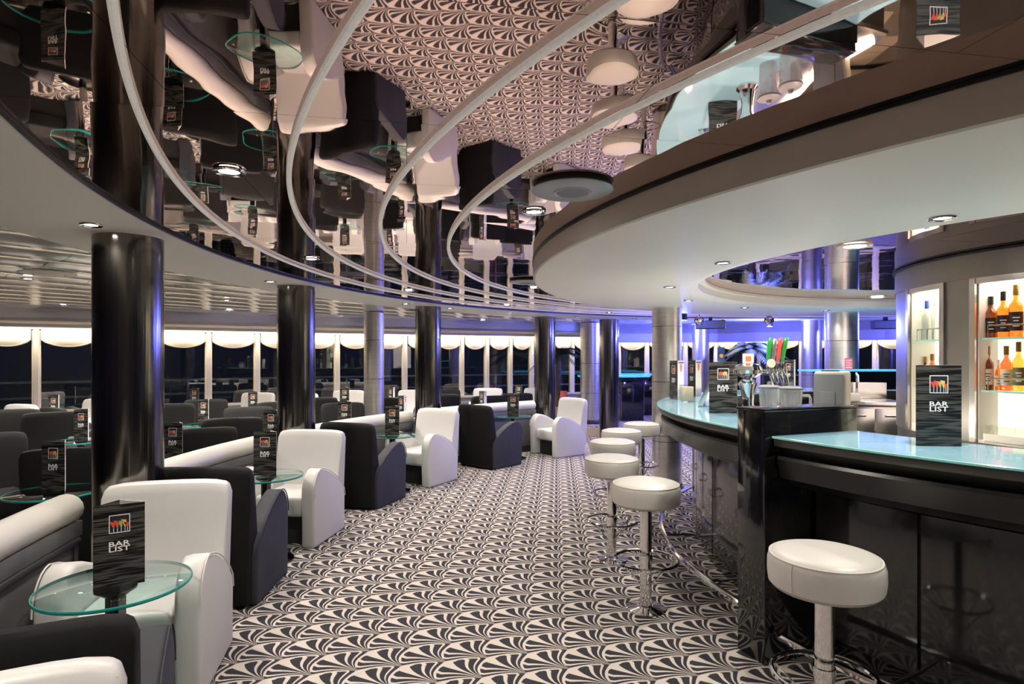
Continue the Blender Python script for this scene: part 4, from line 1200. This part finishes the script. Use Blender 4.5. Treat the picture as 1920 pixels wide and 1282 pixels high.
t = thing('ceiling_vent', 'round cream ceiling vent in the metal tiles, left', 'ceiling vent', (q.x, q.y, H_SOFFIT - .012))
MB().lathe([(.12, .0), (.19, .004), (.20, .014), (.11, .014)], 40, ring=True).build('ring', 'plastic_white', t)
MB().lathe([(0, -.006), (.10, -.006), (.11, .002), (.10, .012), (0, .012)], 36).build('disc', 'plastic_white', t)

DLP = {}
def downlight(p, energy, color, label, group, r=.052, lens='lens_warm', angle=140, trim='chrome'):
    t = thing('downlight', label, 'downlight', p, 0, group)
    key = (r, lens, trim)
    if key not in DLP:
        DLP[key] = (MB().lathe([(r * .62, .002), (r * .66, -.004), (r * .95, -.006), (r, -.002), (r, .004), (r * .62, .004)], 28, ring=True).mesh('trim_ring', trim),
                    MB().lathe([(0, -.001), (r * .55, -.001), (r * .62, .002), (r * .62, .004), (0, .004)], 24).mesh('lens', lens))
    put('trim_ring', DLP[key][0], t); put('lens', DLP[key][1], t)
    if energy:
        lamp('SPOT', 'bulb', (0, 0, -.012), energy, color, .035, angle, .75, parent=t)
    return t
GS = 'downlights in the white soffit ring'
for f, lab in ((-50, 'soffit downlight behind the camera, farther one'), (-30, 'soffit downlight behind the camera, nearer one'),
               (-10.4, 'bright soffit downlight just before the nearest black column'), (-4.6, 'soffit downlight just beyond the nearest black column'),
               (9.4, 'soffit downlight just left of the second black column'), (15.4, 'soffit downlight just right of the second black column'),
               (30, 'soffit downlight just left of the third black column'), (37.5, 'soffit downlight just right of the third black column'),
               (48, 'soffit downlight left of the fourth black column'), (60, 'soffit downlight between fourth and fifth black columns'),
               (70, 'soffit downlight right of the fifth black column'), (85, 'farthest soffit downlight, hidden behind the bar canopy')):
    downlight(P(6.78, f, H_SOFFIT - .005), P_SOFFIT, WARM, lab, GS)
GC = 'downlights in the bar canopy'
for k, lab in zip(range(-2, 5), ('canopy downlight outside the picture above the near counter', 'largest canopy downlight, above the right end of the near counter',
        'canopy downlight above the bar divider', 'canopy downlight above the third bar stool', 'canopy downlight above the far stools beside the steel column',
        'small canopy downlight above the far side of the bar', 'smallest canopy downlight near the back bar')):
    downlight(P(3.26, -11 + 22.8 * k, H_CANOPY - .005), P_CANOPY, COOL, lab, GC)
GM = 'downlights in the mirror ceiling'
for R, f, lab in ((5.93, -60, 'mirror ceiling downlight behind the camera, added to the outer row, farthest'), (5.93, -40, 'mirror ceiling downlight behind the camera, outer row'),  # those behind the camera are added to light the near area
        (5.93, -20.3, 'brightest mirror ceiling downlight, near the top left'), (5.93, -.4, 'mirror ceiling downlight before the second black column'),
        (5.93, 19.6, 'mirror ceiling downlight beyond the second black column, outer row'), (5.93, 39.6, 'mirror ceiling downlight between third and fourth black columns, outer row'),
        (5.93, 60, 'farthest mirror ceiling downlight of the outer row'), (4.62, -55, 'mirror ceiling downlight behind the camera, added to the inner row'),
        (4.62, -18, 'mirror ceiling downlight beside the large round speaker'), (4.62, 22, 'mirror ceiling downlight just past the tip of the bar canopy'),
        (4.62, 42, 'far mirror ceiling downlight beyond the canopy tip, inner row'), (4.62, 66, 'farthest mirror ceiling downlight of the inner row')):
    downlight(P(R, f, H_MIRROR - .006), P_MIRROR, WARM, lab, GM, .058)
for px, d, lab in ((1603, 3.75, 'large round fitting in the mirror ceiling inside the canopy'), (1645, 7.0, 'far round fitting in the mirror ceiling inside the canopy')):
    q = ray(px, d); downlight((q.x, q.y, H_MIRROR - .008), 40, WARM, lab, 'fittings inside the canopy', .10, trim='plastic_white')
GLD = 'downlights in the lounge ceiling'
for px, d, lab in ((52, 5.2, 'lounge ceiling downlight beside the round vent, left'), (118, 8.0, 'lounge ceiling downlight left of the nearest black column, farther back'),
        (300, 6.6, 'lounge ceiling downlight hidden behind the nearest black column'), (425, 7.2, 'lounge ceiling downlight between first and second columns, nearer one'),
        (430, 9.0, 'lounge ceiling downlight between first and second columns, farther one'), (560, 8.0, 'lounge ceiling downlight behind the second black column'),
        (640, 10.4, 'lounge ceiling downlight right of the second black column'), (800, 10.2, 'lounge ceiling downlight behind the third black column'),
        (-60, 7.0, 'lounge ceiling downlight beyond the left edge'), (905, 11.4, 'lounge ceiling downlight left of the fourth black column'),
        (250, 9.2, 'lounge ceiling downlight far behind the nearest black column')):
    q = ray(px, d); downlight((q.x, q.y, H_SOFFIT - .005), P_LOUNGE, WARM, lab, GLD)
# blue stage lights over the dance floor
GB = 'blue stage lights'
for i, (x, y, e) in enumerate(((2.6, 9.05, .2), (4.7, 10.9, 1.0), (7.3, 9.6, 1.0), (3.2, 12.2, .7))):
    t = thing('stage_light', ('blue stage light nearest the far black column', 'blue stage light over the middle of the dance floor', 'blue stage light nearest the back bar side', 'blue stage light over the counters by the window')[i], 'stage light', (x, y, 2.10), 0, GB)
    MB().lathe([(.02, .0), (.05, .0), (.055, .02), (.05, .09), (.02, .11), (0, .11)], 20).build('can', 'black_trim', t)
    MB().lathe([(0, -.002), (.045, -.002), (.045, .0), (0, .0)], 20).build('lens', 'lens_blue', t)
    MB().tube([(0, 0, .10), (0, 0, .15)], .008, 6).build('hanger', 'black_trim', t)
    lamp('POINT', 'bulb', (0, 0, -.06), P_BLUE * e, BLUE, .05, parent=t)
